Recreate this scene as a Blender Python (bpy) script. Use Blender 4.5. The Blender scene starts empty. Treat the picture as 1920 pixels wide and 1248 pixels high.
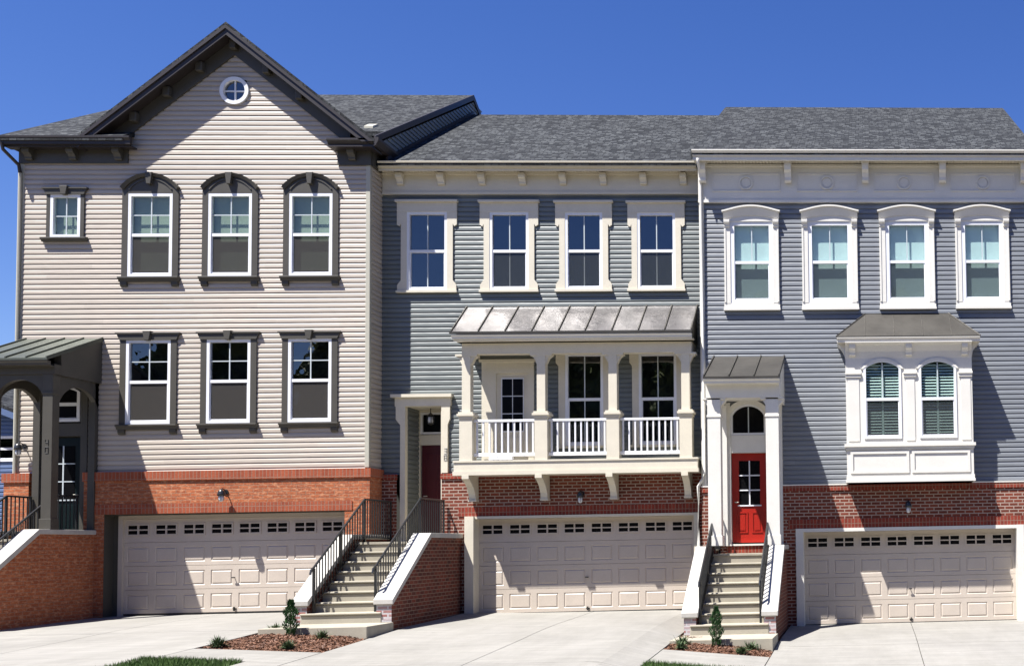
import bpy, math, random
from mathutils import Vector, Matrix
random.seed(7)
R=math.radians
sc=bpy.context.scene
COL=sc.collection
# ------------------------------------------------------------------ materials
def new_mat(name):
    m=bpy.data.materials.new(name); m.use_nodes=True
    nt=m.node_tree; b=nt.nodes['Principled BSDF']; return m,nt,b
def N(nt,t,**k):
    n=nt.nodes.new(t)
    for a,v in k.items():
        if a.startswith('i_'): n.inputs[int(a[2:])].default_value=v
        else: setattr(n,a,v)
    return n
def L(nt,a,b): nt.links.new(a,b)
def c4(c): return (c[0],c[1],c[2],1)
def mixc(nt,f,a,b,mode='MIX'):
    n=nt.nodes.new('ShaderNodeMix'); n.data_type='RGBA'; n.blend_type=mode
    for i,v in ((0,f),(6,a),(7,b)):
        if hasattr(v,'default_value') or hasattr(v,'links'): L(nt,v,n.inputs[i])
        else: n.inputs[i].default_value=v
    return n.outputs[2]
def ramp(nt,src,p0,p1,c0=(0,0,0,1),c1=(1,1,1,1)):
    n=nt.nodes.new('ShaderNodeValToRGB'); e=n.color_ramp.elements
    e[0].position=p0;e[1].position=p1;e[0].color=c0;e[1].color=c1
    L(nt,src,n.inputs[0]); return n.outputs[0]
def tex_uv(nt): return nt.nodes.new('ShaderNodeUVMap').outputs[0]
def tex_obj(nt): return nt.nodes.new('ShaderNodeTexCoord').outputs['Object']
def noise(nt,vec,scale,detail=3,rough=.55):
    n=N(nt,'ShaderNodeTexNoise'); n.inputs['Scale'].default_value=scale
    n.inputs['Detail'].default_value=detail; n.inputs['Roughness'].default_value=rough
    L(nt,vec,n.inputs['Vector']); return n.outputs[0]
def mapping(nt,vec,scale=(1,1,1),rot=(0,0,0),loc=(0,0,0)):
    n=N(nt,'ShaderNodeMapping'); n.inputs['Scale'].default_value=scale; n.inputs['Rotation'].default_value=rot
    n.inputs['Location'].default_value=loc
    L(nt,vec,n.inputs['Vector']); return n.outputs[0]
def bump(nt,b,h,strength=.3,dist=.01):
    n=N(nt,'ShaderNodeBump'); n.inputs['Strength'].default_value=strength; n.inputs['Distance'].default_value=dist
    L(nt,h,n.inputs['Height']); L(nt,n.outputs[0],b.inputs['Normal'])
K=.84
def scl(c,f): f*=K; return (c[0]*f,c[1]*f,c[2]*f,1)
def scl1(c,f): return (c[0]*f,c[1]*f,c[2]*f,1)
def paint(name,c,rough=.5,var=.06,sc_=3.0,metal=0,bmp=0,spec=.4):
    m,nt,b=new_mat(name)
    v=tex_obj(nt); n1=noise(nt,v,sc_,4); n2=noise(nt,v,sc_*14,2)
    f=ramp(nt,n1,.35,.65); g=ramp(nt,n2,.3,.7)
    c1=mixc(nt,f,scl(c,1-var),scl(c,1+var)); c2=mixc(nt,g,(.93,.93,.93,1),(1,1,1,1))
    L(nt,mixc(nt,1.0,c1,c2,'MULTIPLY'),b.inputs['Base Color'])
    b.inputs['Roughness'].default_value=rough; b.inputs['Metallic'].default_value=metal
    b.inputs['Specular IOR Level'].default_value=spec
    if bmp: bump(nt,b,n2,bmp,.01)
    return m
def siding_mat(name,c,exp=.112,rough=.45):
    m,nt,b=new_mat(name)
    uv=tex_uv(nt); s=N(nt,'ShaderNodeSeparateXYZ'); L(nt,uv,s.inputs[0])
    d=N(nt,'ShaderNodeMath',operation='DIVIDE'); L(nt,s.outputs[1],d.inputs[0]); d.inputs[1].default_value=exp
    fl=N(nt,'ShaderNodeMath',operation='FLOOR'); L(nt,d.outputs[0],fl.inputs[0])
    # planks are about 3.7 m long, each with a slightly different tone
    x=N(nt,'ShaderNodeMath',operation='DIVIDE'); L(nt,s.outputs[0],x.inputs[0]); x.inputs[1].default_value=3.7
    off=N(nt,'ShaderNodeMath',operation='MULTIPLY'); L(nt,fl.outputs[0],off.inputs[0]); off.inputs[1].default_value=.37
    ad=N(nt,'ShaderNodeMath',operation='ADD'); L(nt,x.outputs[0],ad.inputs[0]); L(nt,off.outputs[0],ad.inputs[1])
    fx=N(nt,'ShaderNodeMath',operation='FLOOR'); L(nt,ad.outputs[0],fx.inputs[0])
    cb=N(nt,'ShaderNodeCombineXYZ'); L(nt,fx.outputs[0],cb.inputs[0]); L(nt,fl.outputs[0],cb.inputs[1])
    w=N(nt,'ShaderNodeTexWhiteNoise'); L(nt,cb.outputs[0],w.inputs['Vector'])
    c1=mixc(nt,w.outputs[0],scl(c,.93),scl(c,1.06))
    n1=noise(nt,mapping(nt,uv,(1,4,1)),2.2,4); c2=mixc(nt,ramp(nt,n1,.3,.7),(.92,.92,.92,1),(1,1,1,1))
    L(nt,mixc(nt,1.0,c1,c2,'MULTIPLY'),b.inputs['Base Color'])
    b.inputs['Roughness'].default_value=rough; b.inputs['Specular IOR Level'].default_value=.5
    n3=noise(nt,mapping(nt,uv,(1.2,9,1)),3.0,2); bump(nt,b,n3,.25,.01)
    return m
def brick_mat(name,ca,cb_,mortar,w=.205,h=.076,soldier=False,ms=.011,mott=.5,cc=None):
    m,nt,b=new_mat(name)
    uv=tex_uv(nt)
    if soldier:
        w,h=.078,.21
        uv=mapping(nt,uv,(1,1,1),(0,0,0))
    t=N(nt,'ShaderNodeTexBrick'); t.offset=0.0 if soldier else .5
    t.inputs['Scale'].default_value=1; t.inputs['Brick Width'].default_value=w; t.inputs['Row Height'].default_value=h
    t.inputs['Mortar Size'].default_value=ms; t.inputs['Mortar Smooth'].default_value=.2; t.inputs['Bias'].default_value=0
    t.inputs['Color1'].default_value=scl(ca,1); t.inputs['Color2'].default_value=scl(cb_,1); t.inputs['Mortar'].default_value=scl(mortar,1)
    L(nt,uv,t.inputs['Vector'])
    n1=noise(nt,uv,26,4,.7); n2=noise(nt,uv,1.1,4)
    col=mixc(nt,ramp(nt,n1,.3,.7),(1-mott*.6,1-mott*.6,1-mott*.6,1),(1,1,1,1))
    col=mixc(nt,1.0,t.outputs['Color'],col,'MULTIPLY')
    if cc:
        n4=noise(nt,mapping(nt,uv,(1,2.2,1)),9,3,.6)
        col=mixc(nt,ramp(nt,n4,.5,.68),col,scl(cc,1))
    col=mixc(nt,1.0,col,mixc(nt,ramp(nt,n2,.3,.7),(.86,.86,.86,1),(1.04,1.02,1,1)),'MULTIPLY')
    L(nt,col,b.inputs['Base Color']); b.inputs['Roughness'].default_value=.85; b.inputs['Specular IOR Level'].default_value=.2
    inv=N(nt,'ShaderNodeMath',operation='MULTIPLY_ADD'); L(nt,t.outputs['Fac'],inv.inputs[0]); inv.inputs[1].default_value=-1.0; L(nt,n1,inv.inputs[2])
    bump(nt,b,inv.outputs[0],.6,.008)
    return m
def shingle_mat(name,tint=(1,1,1)):
    m,nt,b=new_mat(name)
    uv=tex_uv(nt)
    t=N(nt,'ShaderNodeTexBrick'); t.offset=.37; t.offset_frequency=2; t.squash=.7; t.squash_frequency=3
    t.inputs['Scale'].default_value=1; t.inputs['Brick Width'].default_value=.17; t.inputs['Row Height'].default_value=.14
    t.inputs['Mortar Size'].default_value=.011; t.inputs['Mortar Smooth'].default_value=.3; t.inputs['Bias'].default_value=-.1
    k=1.0
    t.inputs['Color1'].default_value=(.013*tint[0],.0145*tint[1],.017*tint[2],1); t.inputs['Color2'].default_value=(.070*tint[0],.074*tint[1],.078*tint[2],1); t.inputs['Mortar'].default_value=(.012,.013,.016,1)
    L(nt,uv,t.inputs['Vector'])
    n1=noise(nt,uv,60,4,.8); n2=noise(nt,mapping(nt,uv,(1,1.3,1),(0,0,.5)),6.5,4,.75); n3=noise(nt,uv,.35,3)
    col=mixc(nt,1.0,t.outputs['Color'],mixc(nt,ramp(nt,n1,.3,.75),(.55,.55,.55,1),(1.35,1.35,1.35,1)),'MULTIPLY')
    col=mixc(nt,1.0,col,mixc(nt,ramp(nt,n2,.35,.65),(.5,.52,.58,1),(1.5,1.5,1.42,1)),'MULTIPLY')
    col=mixc(nt,1.0,col,mixc(nt,ramp(nt,n3,.3,.7),(.9,.9,.9,1),(1.1,1.1,1.1,1)),'MULTIPLY')
    L(nt,col,b.inputs['Base Color']); b.inputs['Roughness'].default_value=.9; b.inputs['Specular IOR Level'].default_value=.25
    inv=N(nt,'ShaderNodeMath',operation='MULTIPLY_ADD'); L(nt,t.outputs['Fac'],inv.inputs[0]); inv.inputs[1].default_value=-1.0; L(nt,n1,inv.inputs[2])
    bump(nt,b,inv.outputs[0],.9,.012)
    return m
def metal_roof_mat(name,c,rough,metal,wob):
    m,nt,b=new_mat(name)
    v=tex_obj(nt); n1=noise(nt,v,1.7,3,.5); n2=noise(nt,mapping(nt,v,(1,1,3)),6,3)
    L(nt,mixc(nt,ramp(nt,n1,.3,.7),scl(c,.82),scl(c,1.15)),b.inputs['Base Color'])
    b.inputs['Metallic'].default_value=metal
    rr=N(nt,'ShaderNodeMapRange'); L(nt,n2,rr.inputs[0]); rr.inputs[3].default_value=rough-.08; rr.inputs[4].default_value=rough+.1
    L(nt,rr.outputs[0],b.inputs['Roughness'])
    bump(nt,b,noise(nt,v,3.0,2),wob,.05)
    return m
def concrete_mat(name,c,var=.1):
    m,nt,b=new_mat(name)
    v=tex_obj(nt); n1=noise(nt,v,.5,5,.6); n2=noise(nt,mapping(nt,v,(.5,4,1)),1.6,4,.6); n3=noise(nt,v,70,3,.7)
    n4=noise(nt,v,2.3,6,.75)
    col=mixc(nt,ramp(nt,n1,.3,.7),scl(c,1-var),scl(c,1+var))
    col=mixc(nt,1.0,col,mixc(nt,ramp(nt,n2,.35,.65),(.9,.9,.91,1),(1.04,1.04,1.04,1)),'MULTIPLY')
    col=mixc(nt,1.0,col,mixc(nt,ramp(nt,n3,.3,.7),(.9,.9,.9,1),(1.03,1.03,1.03,1)),'MULTIPLY')
    col=mixc(nt,ramp(nt,n4,.62,.74),col,scl(c,.74))
    n5=noise(nt,mapping(nt,v,(1,.25,1)),1.1,5,.8); col=mixc(nt,1.0,col,mixc(nt,ramp(nt,n5,.38,.62),(.93,.93,.92,1),(1.05,1.05,1.05,1)),'MULTIPLY')
    L(nt,col,b.inputs['Base Color']); b.inputs['Roughness'].default_value=.85; b.inputs['Specular IOR Level'].default_value=.2
    bump(nt,b,n3,.3,.004)
    return m
def glass_mat(name,tint,refl=.12,rough=.0,wob=.012):
    m=bpy.data.materials.new(name); m.use_nodes=True; nt=m.node_tree; nt.nodes.clear()
    out=N(nt,'ShaderNodeOutputMaterial'); mx=N(nt,'ShaderNodeMixShader'); tr=N(nt,'ShaderNodeBsdfTransparent'); gl=N(nt,'ShaderNodeBsdfGlossy')
    tr.inputs[0].default_value=c4(tint); gl.inputs['Roughness'].default_value=rough; gl.inputs['Color'].default_value=(1,1,1,1)
    lw=N(nt,'ShaderNodeLayerWeight'); lw.inputs[0].default_value=.5
    pw5=N(nt,'ShaderNodeMath',operation='POWER'); L(nt,lw.outputs['Facing'],pw5.inputs[0]); pw5.inputs[1].default_value=5
    mr=N(nt,'ShaderNodeMapRange'); L(nt,pw5.outputs[0],mr.inputs[0]); mr.inputs[1].default_value=0; mr.inputs[2].default_value=1; mr.inputs[3].default_value=refl; mr.inputs[4].default_value=1
    L(nt,mr.outputs[0],mx.inputs[0]); L(nt,tr.outputs[0],mx.inputs[1]); L(nt,gl.outputs[0],mx.inputs[2]); L(nt,mx.outputs[0],out.inputs[0])
    bp=N(nt,'ShaderNodeBump'); bp.inputs['Strength'].default_value=wob; bp.inputs['Distance'].default_value=.3
    L(nt,noise(nt,tex_obj(nt),1.6,2),bp.inputs['Height']); L(nt,bp.outputs[0],gl.inputs['Normal'])
    return m
def screen_mat(name,c,a):
    m=bpy.data.materials.new(name); m.use_nodes=True; nt=m.node_tree; nt.nodes.clear()
    out=N(nt,'ShaderNodeOutputMaterial'); mx=N(nt,'ShaderNodeMixShader'); tr=N(nt,'ShaderNodeBsdfTransparent'); d=N(nt,'ShaderNodeBsdfDiffuse')
    d.inputs[0].default_value=c4(c); mx.inputs[0].default_value=a
    L(nt,tr.outputs[0],mx.inputs[1]); L(nt,d.outputs[0],mx.inputs[2]); L(nt,mx.outputs[0],out.inputs[0]); return m
def leaf_mat(name,ca,cb_):
    m,nt,b=new_mat(name)
    g=N(nt,'ShaderNodeNewGeometry')
    L(nt,mixc(nt,g.outputs['Random Per Island'],scl(ca,1),scl(cb_,1)),b.inputs['Base Color'])
    b.inputs['Roughness'].default_value=.6; b.inputs['Specular IOR Level'].default_value=.25
    return m

M={}
M['cream_siding']=siding_mat('cream_siding',(.515,.452,.378))
M['green_siding']=siding_mat('grey_green_siding',(.17,.188,.182))
M['blue_siding']=siding_mat('blue_grey_siding',(.205,.219,.238))
M['far_siding']=siding_mat('far_blue_siding',(.10,.15,.28),.15)
M['dark_trim']=paint('dark_brown_green_trim',(.070,.064,.052),.5)
M['rake_trim']=paint('dark_plum_fascia',(.032,.026,.026),.45)
M['post_trim']=paint('tan_corner_post',(.48,.46,.38),.5,.03)
M['cream_trim']=paint('cream_trim',(.71,.655,.53),.45,.03)
M['white_trim']=paint('white_trim',(.78,.755,.69),.42,.025)
M['vinyl']=paint('white_vinyl',(.84,.85,.88),.35,.02)
M['vinyl_grey']=paint('pale_grille_vinyl',(.55,.60,.62),.35,.02)
M['brick_orange']=brick_mat('orange_brick',(.54,.165,.068),(.40,.11,.048),(.40,.22,.14),mott=.6,ms=.008,cc=(.58,.27,.145))
M['brick_red']=brick_mat('red_brick',(.27,.064,.036),(.15,.040,.026),(.47,.36,.30),mott=.5,ms=.012)
M['brick_dark']=brick_mat('dark_red_brick',(.25,.062,.036),(.11,.036,.026),(.30,.20,.15),mott=.5,ms=.009)
M['brick_salt']=brick_mat('salt_stained_brick',(.34,.12,.10),(.52,.46,.48),(.55,.53,.54),mott=.3,ms=.016)
M['soldier_orange']=brick_mat('orange_soldier_brick',(.44,.115,.055),(.33,.08,.04),(.36,.20,.14),soldier=True,mott=.4,ms=.008)
M['soldier_red']=brick_mat('red_soldier_brick',(.34,.06,.036),(.22,.042,.027),(.32,.19,.14),soldier=True,mott=.4,ms=.008)
M['shingle']=shingle_mat('asphalt_shingles')
M['roof_green']=metal_roof_mat('grey_green_metal_roof',(.095,.105,.085),.5,.45,.06)
M['roof_bronze']=metal_roof_mat('silvered_bronze_roof',(.25,.238,.235),.30,.75,.28)
M['roof_brown']=metal_roof_mat('brown_grey_metal_roof',(.065,.06,.052),.48,.5,.12)
M['garage']=paint('beige_garage_paint',(.58,.505,.425),.42,.03)
M['black_glass']=paint('dark_door_glass',(.006,.006,.007),.25,.02,spec=.12)
M['black_metal']=paint('black_iron',(.018,.019,.020),.35,.1,spec=.6)
M['concrete']=concrete_mat('driveway_concrete',(.285,.273,.246),.08)
M['coping']=concrete_mat('coping_concrete',(.50,.48,.44),.05)
M['step']=concrete_mat('step_concrete',(.40,.365,.29),.07)
M['asphalt']=concrete_mat('asphalt',(.13,.12,.10),.1)
M['soil']=concrete_mat('soil',(.15,.12,.075),.2)
M['red_door']=paint('red_door_paint',(.40,.020,.012),.3,.04,spec=.5)
M['wine_door']=paint('dark_wine_door_paint',(.075,.010,.014),.35,.05)
M['teal_door']=paint('black_teal_door_paint',(.005,.012,.013),.3,.05)
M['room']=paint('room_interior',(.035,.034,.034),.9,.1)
M['room_dark']=paint('dark_reveal',(.045,.045,.040),.7,.1)
M['blind']=paint('roller_blind',(.74,.76,.72),.8,.03)
M['blind_tan']=paint('tan_roller_blind',(.34,.33,.24),.8,.03)
M['glass']=glass_mat('window_glass',(.78,.92,.92),.07)
M['glass_navy']=glass_mat('window_glass_navy',(.55,.62,.72),.12)
M['glass_bay']=glass_mat('window_glass_green',(.80,.94,.91),.05)
M['screen']=screen_mat('insect_screen',(.062,.058,.054),.72)
M['screen_dark']=screen_mat('insect_screen_dark',(.05,.056,.058),.5)
M['lamp_glass']=paint('frosted_lamp_glass',(.75,.76,.78),.2,.02)
M['digit']=paint('black_digits',(.03,.03,.03),.4)
M['mulch']=leaf_mat('bark_mulch',(.25,.125,.075),(.085,.042,.028))
M['grass']=leaf_mat('lawn_grass',(.035,.085,.014),(.085,.13,.035))
M['conifer']=leaf_mat('conifer_leaf',(.015,.055,.018),(.045,.12,.03))
M['shrub']=leaf_mat('shrub_leaf',(.025,.055,.022),(.11,.15,.065))
M['tree']=leaf_mat('tree_leaf',(.05,.085,.018),(.13,.16,.04))
M['bark']=paint('bark',(.10,.075,.055),.9,.3,6,bmp=.5)
M['plastic']=paint('white_plastic_wrap',(.8,.8,.82),.3)
# ------------------------------------------------------------------ mesh builder
class MB:
    def __init__(s): s.v=[];s.f=[]
    def face(s,pts): 
        n=len(s.v); s.v+= [tuple(p) for p in pts]; s.f.append(tuple(range(n,n+len(pts)))); return s
    def box(s,x0,x1,y0,y1,z0,z1):
        if x0>x1:x0,x1=x1,x0
        if y0>y1:y0,y1=y1,y0
        if z0>z1:z0,z1=z1,z0
        n=len(s.v); s.v+=[(x0,y0,z0),(x1,y0,z0),(x1,y1,z0),(x0,y1,z0),(x0,y0,z1),(x1,y0,z1),(x1,y1,z1),(x0,y1,z1)]
        for f in ((0,3,2,1),(4,5,6,7),(0,1,5,4),(1,2,6,5),(2,3,7,6),(3,0,4,7)): s.f.append(tuple(n+i for i in f))
        return s
    def prism(s,a,b):   # two matching loops of 3D points
        n=len(s.v); k=len(a); s.v+=[tuple(p) for p in a]+[tuple(p) for p in b]
        s.f.append(tuple(n+i for i in range(k-1,-1,-1))); s.f.append(tuple(n+k+i for i in range(k)))
        for i in range(k):
            j=(i+1)%k; s.f.append((n+i,n+j,n+k+j,n+k+i))
        return s
    def pxz(s,poly,y0,y1): return s.prism([(x,y1,z) for x,z in poly],[(x,y0,z) for x,z in poly])
    def pyz(s,poly,x0,x1): return s.prism([(x0,y,z) for y,z in poly],[(x1,y,z) for y,z in poly])
    def tube(s,p,r,k=8,cap=True):
        pts=[Vector(q) for q in p]; rr=r if isinstance(r,(list,tuple)) else [r]*len(pts)
        n0=len(s.v)
        for i,q in enumerate(pts):
            d=(pts[min(i+1,len(pts)-1)]-pts[max(i-1,0)]).normalized()
            u=d.cross(Vector((0,0,1))) 
            if u.length<.05: u=d.cross(Vector((1,0,0)))
            u.normalize(); w=d.cross(u)
            for j in range(k):
                a=2*math.pi*j/k; s.v.append(tuple(q+(u*math.cos(a)+w*math.sin(a))*rr[i]))
        for i in range(len(pts)-1):
            for j in range(k):
                a=n0+i*k+j; b=n0+i*k+(j+1)%k; s.f.append((a,b,b+k,a+k))
        if cap:
            s.f.append(tuple(n0+j for j in range(k-1,-1,-1))); s.f.append(tuple(n0+(len(pts)-1)*k+j for j in range(k)))
        return s
    def lathe(s,c,prof,k=16):   # profile (r,z) about vertical axis at c
        return s.tube_prof([(c[0],c[1],c[2]+z) for r,z in prof],[max(r,.0005) for r,z in prof],k)
    def tube_prof(s,pts,rr,k):
        n0=len(s.v)
        for q,r in zip(pts,rr):
            for j in range(k):
                a=2*math.pi*j/k; s.v.append((q[0]+r*math.cos(a),q[1]+r*math.sin(a),q[2]))
        for i in range(len(pts)-1):
            for j in range(k):
                a=n0+i*k+j; b=n0+i*k+(j+1)%k; s.f.append((a,b,b+k,a+k))
        s.f.append(tuple(n0+j for j in range(k-1,-1,-1))); s.f.append(tuple(n0+(len(pts)-1)*k+j for j in range(k)))
        return s
    def build(s,name,m,parent=None,origin=None,bevel=0,smooth=False,label=None):
        o_=Vector(origin) if origin is not None else (parent_origin(parent) if parent else Vector((0,0,0)))
        me=bpy.data.meshes.new(name)
        me.from_pydata([tuple(Vector(v)-o_) for v in s.v],[],s.f)
        me.materials.append(M[m] if isinstance(m,str) else m)
        uvl=me.uv_layers.new(name='UVMap')
        for p in me.polygons:
            n=p.normal; ax,ay,az=abs(n.x),abs(n.y),abs(n.z)
            for li in p.loop_indices:
                v=Vector(s.v[me.loops[li].vertex_index])
                if az>.6 and az>=ax and az>=ay: 
                    if ax>ay*1.2: u=(v.y,v.x/max(az,.2))
                    else: u=(v.x,v.y/max(az,.2))
                elif ax>ay: u=(v.y,v.z)
                else: u=(v.x,v.z)
                uvl.data[li].uv=u
            p.use_smooth=smooth
        o=bpy.data.objects.new(name,me); COL.objects.link(o)
        if parent: o.parent=parent
        else: o.location=o_
        if bevel:
            md=o.modifiers.new('edge','BEVEL'); md.width=bevel; md.segments=2; md.limit_method='ANGLE'; md.angle_limit=R(40)
        if label: o['label']=label
        return o
ORG={}
def parent_origin(p):
    while p.parent: p=p.parent
    return Vector(p.location)
def thing(name,loc,label,cat,group=None):
    o=bpy.data.objects.new(name,None); o.location=loc; COL.objects.link(o)
    o['label']=label; o['category']=cat
    if group:o['group']=group
    o.empty_display_size=.2
    return o
def tag(o,label,cat,group=None,kind=None):
    o['label']=label
    if cat:o['category']=cat
    if group:o['group']=group
    if kind:o['kind']=kind
    return o
def struct(o): o['kind']='structure'; return o
# ------------------------------------------------------------------ ground
def lerp(a,b,t): return a+(b-a)*t
def pw(x,tab):
    if x<=tab[0][0]: return tab[0][1]
    for (a,b),(c,d) in zip(tab,tab[1:]):
        if x<=c: return lerp(b,d,(x-a)/(c-a))
    return tab[-1][1]
def g(x,y):
    base=pw(x,[(-12,.37),(-11.3,.36),(-9.3,.24),(-8,.2),(-4.4,.18),(-3.8,.02),(-1.9,-.17),(-1.5,-.2)])
    drop=pw(y,[(12,.62),(17.3,.355),(19,.265),(20.4,.19),(21.3,.13),(22.5,.075),(24.2,.035),(25.4,0)])
    return base-drop
def sheet(mb,x0,x1,y0,y1,dz,nx=10,ny=14,jit=0):
    n=len(mb.v)
    for j in range(ny+1):
        for i in range(nx+1):
            x=lerp(x0,x1,i/nx);y=lerp(y0,y1,j/ny); mb.v.append((x,y,g(x,y)+dz))
    for j in range(ny):
        for i in range(nx):
            a=n+j*(nx+1)+i; mb.f.append((a,a+1,a+nx+2,a+nx+1))
def slab(mb,x0,x1,y0,y1,dz,th=.05,**k):
    sheet(mb,x0,x1,y0,y1,dz,**k)
    # visible edges of the slab
    def side(ax,ay,bx,by,n=14):
        for i in range(n):
            xa,ya=lerp(ax,bx,i/n),lerp(ay,by,i/n); xb,yb=lerp(ax,bx,(i+1)/n),lerp(ay,by,(i+1)/n)
            mb.face([(xa,ya,g(xa,ya)+dz-th),(xb,yb,g(xb,yb)+dz-th),(xb,yb,g(xb,yb)+dz),(xa,ya,g(xa,ya)+dz)])
    side(x0,y0,x1,y0);side(x1,y0,x1,y1);side(x1,y1,x0,y1);side(x0,y1,x0,y0)
b=MB()   # one ground sheet to the horizon
xs=[-400,-120,-60,-40,-28]+[-24+i*.8 for i in range(40)]+[10,20,40,90,400]
ys=[-200,-60,-20,0,8,12]+[13+i*.7 for i in range(18)]+[27,40,70,150,500]
for y in ys:
    for x in xs: b.v.append((x,y,g(x,y)-.06))
for j in range(len(ys)-1):
    for i in range(len(xs)-1):
        a=j*len(xs)+i; b.f.append((a,a+1,a+len(xs)+1,a+len(xs)))
struct(b.build('ground','soil',smooth=True))
def drive(x0,x1,y1,jx,nm):
    b=MB(); y0=13
    cuts=[y0,17.2,21.2,y1] if nm!='b' else [y0,17.6,y1]
    for ya,yb in zip(cuts,cuts[1:]):
        for xa,xb in ((x0,jx),(jx,x1)):
            slab(b,xa+.007,xb-.007,ya+.007,yb-.007,0)
    o=b.build('driveway','concrete',origin=((x0+x1)/2,20,0)); struct(o); return o
drive(-17.02,-11.4,25.5,-14.4,'a')
drive(-9.3,-3.8,25.6,-6.45,'b')
drive(-1.88,5.4,25.2,.86,'a')
b=MB(); slab(b,-11.39,-9.31,17.9,18.95,0,nx=4,ny=3); slab(b,-9.95,-9.31,13.5,17.89,0,nx=3,ny=8); struct(b.build('path','concrete',origin=(-10.3,18.6,0)))
b=MB(); slab(b,-3.79,-1.89,18.45,19.85,0,nx=4,ny=3); struct(b.build('path','concrete',origin=(-2.8,19.4,0)))
b=MB(); slab(b,-60,-17.03,13,24.6,-.01,nx=10,ny=10); struct(b.build('path','concrete',origin=(-22,19,0)))
b=MB(); b.box(-100,100,9.6,11.8,-.55,-.42); struct(b.build('sidewalk','concrete'))
b=MB(); b.box(-150,150,-2,9.3,-.8,-.52); struct(b.build('road','asphalt'))
# lawns
def lawn(x0,x1,y0,y1,n,seed):
    rnd=random.Random(seed); b=MB()
    sheet(b,x0,x1,y0,y1,-.012,nx=6,ny=6)
    for i in range(n):
        x=rnd.uniform(x0,x1);y=y1-(y1-y0)*rnd.random()**1.3
        z=g(x,y)-.015; h=rnd.uniform(.05,.10); a=rnd.uniform(0,6.28); w=.006
        dx,dy=math.cos(a)*w,math.sin(a)*w; lx,ly=rnd.gauss(0,.025),rnd.gauss(0,.025)
        b.face([(x-dx,y-dy,z),(x+dx,y+dy,z),(x+lx,y+ly,z+h)])
    o=b.build('lawn','grass',origin=((x0+x1)/2,(y0+y1)/2,0)); return o
tag(lawn(-11.5,-9.97,13.5,17.85,14000,1),'short green lawn strip beside the path at the bottom left','grass',kind='stuff')
tag(lawn(-3.78,-1.9,13.5,18.4,14000,2),'short green lawn strip below the bed of the red door steps','grass',kind='stuff')
# mulch beds
def mulch(x0,x1,y0,y1,n,seed,lab):
    rnd=random.Random(seed); b=MB()
    nx,ny=24,24; n0=len(b.v); 
    for j in range(ny+1):
        for i in range(nx+1):
            x=lerp(x0,x1,i/nx);y=lerp(y0,y1,j/ny); e=min(i,nx-i,j,ny-j)
            b.v.append((x,y,g(x,y)-.03+min(e,4)*.012+rnd.uniform(-.006,.006)))
    for j in range(ny):
        for i in range(nx):
            a=n0+j*(nx+1)+i; b.f.append((a,a+1,a+nx+2,a+nx+1))
    for i in range(n):
        x=rnd.uniform(x0,x1);y=rnd.uniform(y0,y1)
        if rnd.random()<.015: x+=rnd.choice((-.06,.06))
        e=min((x-x0)/(x1-x0),(x1-x)/(x1-x0),(y-y0)/(y1-y0),(y1-y)/(y1-y0))*nx
        z=g(x,y)-.03+max(0,min(e,4))*.012+rnd.uniform(0,.015)
        l=rnd.uniform(.012,.04);w=rnd.uniform(.005,.012)
        q=Matrix.Rotation(rnd.uniform(0,6.28),3,'Z')@Matrix.Rotation(rnd.gauss(0,.5),3,'X')@Matrix.Rotation(rnd.gauss(0,.4),3,'Y')
        c=Vector((x,y,z+.006))
        b.face([c+q@Vector(p) for p in ((-l,-w,0),(l,-w*.6,0),(l*.8,w,0),(-l*.9,w*.8,0))])
    tag(b.build('mulch','mulch',origin=((x0+x1)/2,(y0+y1)/2,0)),lab,'mulch bed',kind='stuff')
mulch(-11.38,-9.32,18.97,21.6,7000,3,'bark mulch bed in front of the middle concrete steps')
mulch(-3.78,-1.9,19.87,21.6,5000,4,'bark mulch bed in front of the steps to the red door')
# ------------------------------------------------------------------ siding
EXP=.112
PROF=[(0,-.023),(.062,-.020),(.104,-.003),(EXP,-.001)]
def siding(name,m,parent,d,z0,z1,xl,xr,holes=(),axis='y',sgn=1,label=None):
    """overlapping boards; d = wall plane; axis 'y': faces -Y, boards run along X. axis 'x': faces +X (sgn=1) or -X"""
    fl=xl if callable(xl) else (lambda z:xl); fr=xr if callable(xr) else (lambda z:xr)
    b=MB()
    def P(s,z,o):
        return (s,d+o,z) if axis=='y' else (d-o*sgn,s,z)
    k=math.floor(z0/EXP); 
    zc=k*EXP
    while zc<z1:
        lv=[zc+p[0] for p in PROF]
        def off(z):
            return pw(z-zc,PROF)
        cuts=set([max(z0,min(z1,q)) for q in lv])
        for h in holes:
            for q in (h[2],h[3]):
                if zc<q<zc+EXP: cuts.add(max(z0,min(z1,q)))
        cuts=sorted(cuts)
        def spans(za,zb):
            a0,a1,b0,b1=fl(za),fl(zb),fr(za),fr(zb)
            if b0-a0<.005: return []
            sp=[(a0,a1,b0,b1)]
            for h in holes:
                if h[2]<=za+1e-6 and h[3]>=zb-1e-6:
                    ns=[]
                    for (p0,p1,q0,q1) in sp:
                        if h[0]>=q0 or h[1]<=p0: ns.append((p0,p1,q0,q1));continue
                        if h[0]>p0: ns.append((p0,p1,h[0],h[0]))
                        if h[1]<q0: ns.append((h[1],h[1],q0,q1))
                    sp=ns
            return sp
        first=True
        for za,zb in zip(cuts,cuts[1:]):
            if zb-za<1e-5: continue
            for (p0,p1,q0,q1) in spans(za,zb):
                if q1<p1: q1=p1=(p1+q1)/2
                b.face([P(p0,za,off(za)),P(q0,za,off(za)),P(q1,zb,off(zb)),P(p1,zb,off(zb))])
                if abs(za-zc)<1e-6: b.face([P(p0,za,0),P(q0,za,0),P(q0,za,-.023),P(p0,za,-.023)])
        zc+=EXP
    return b.build(name,m,parent,label=label)
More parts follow.
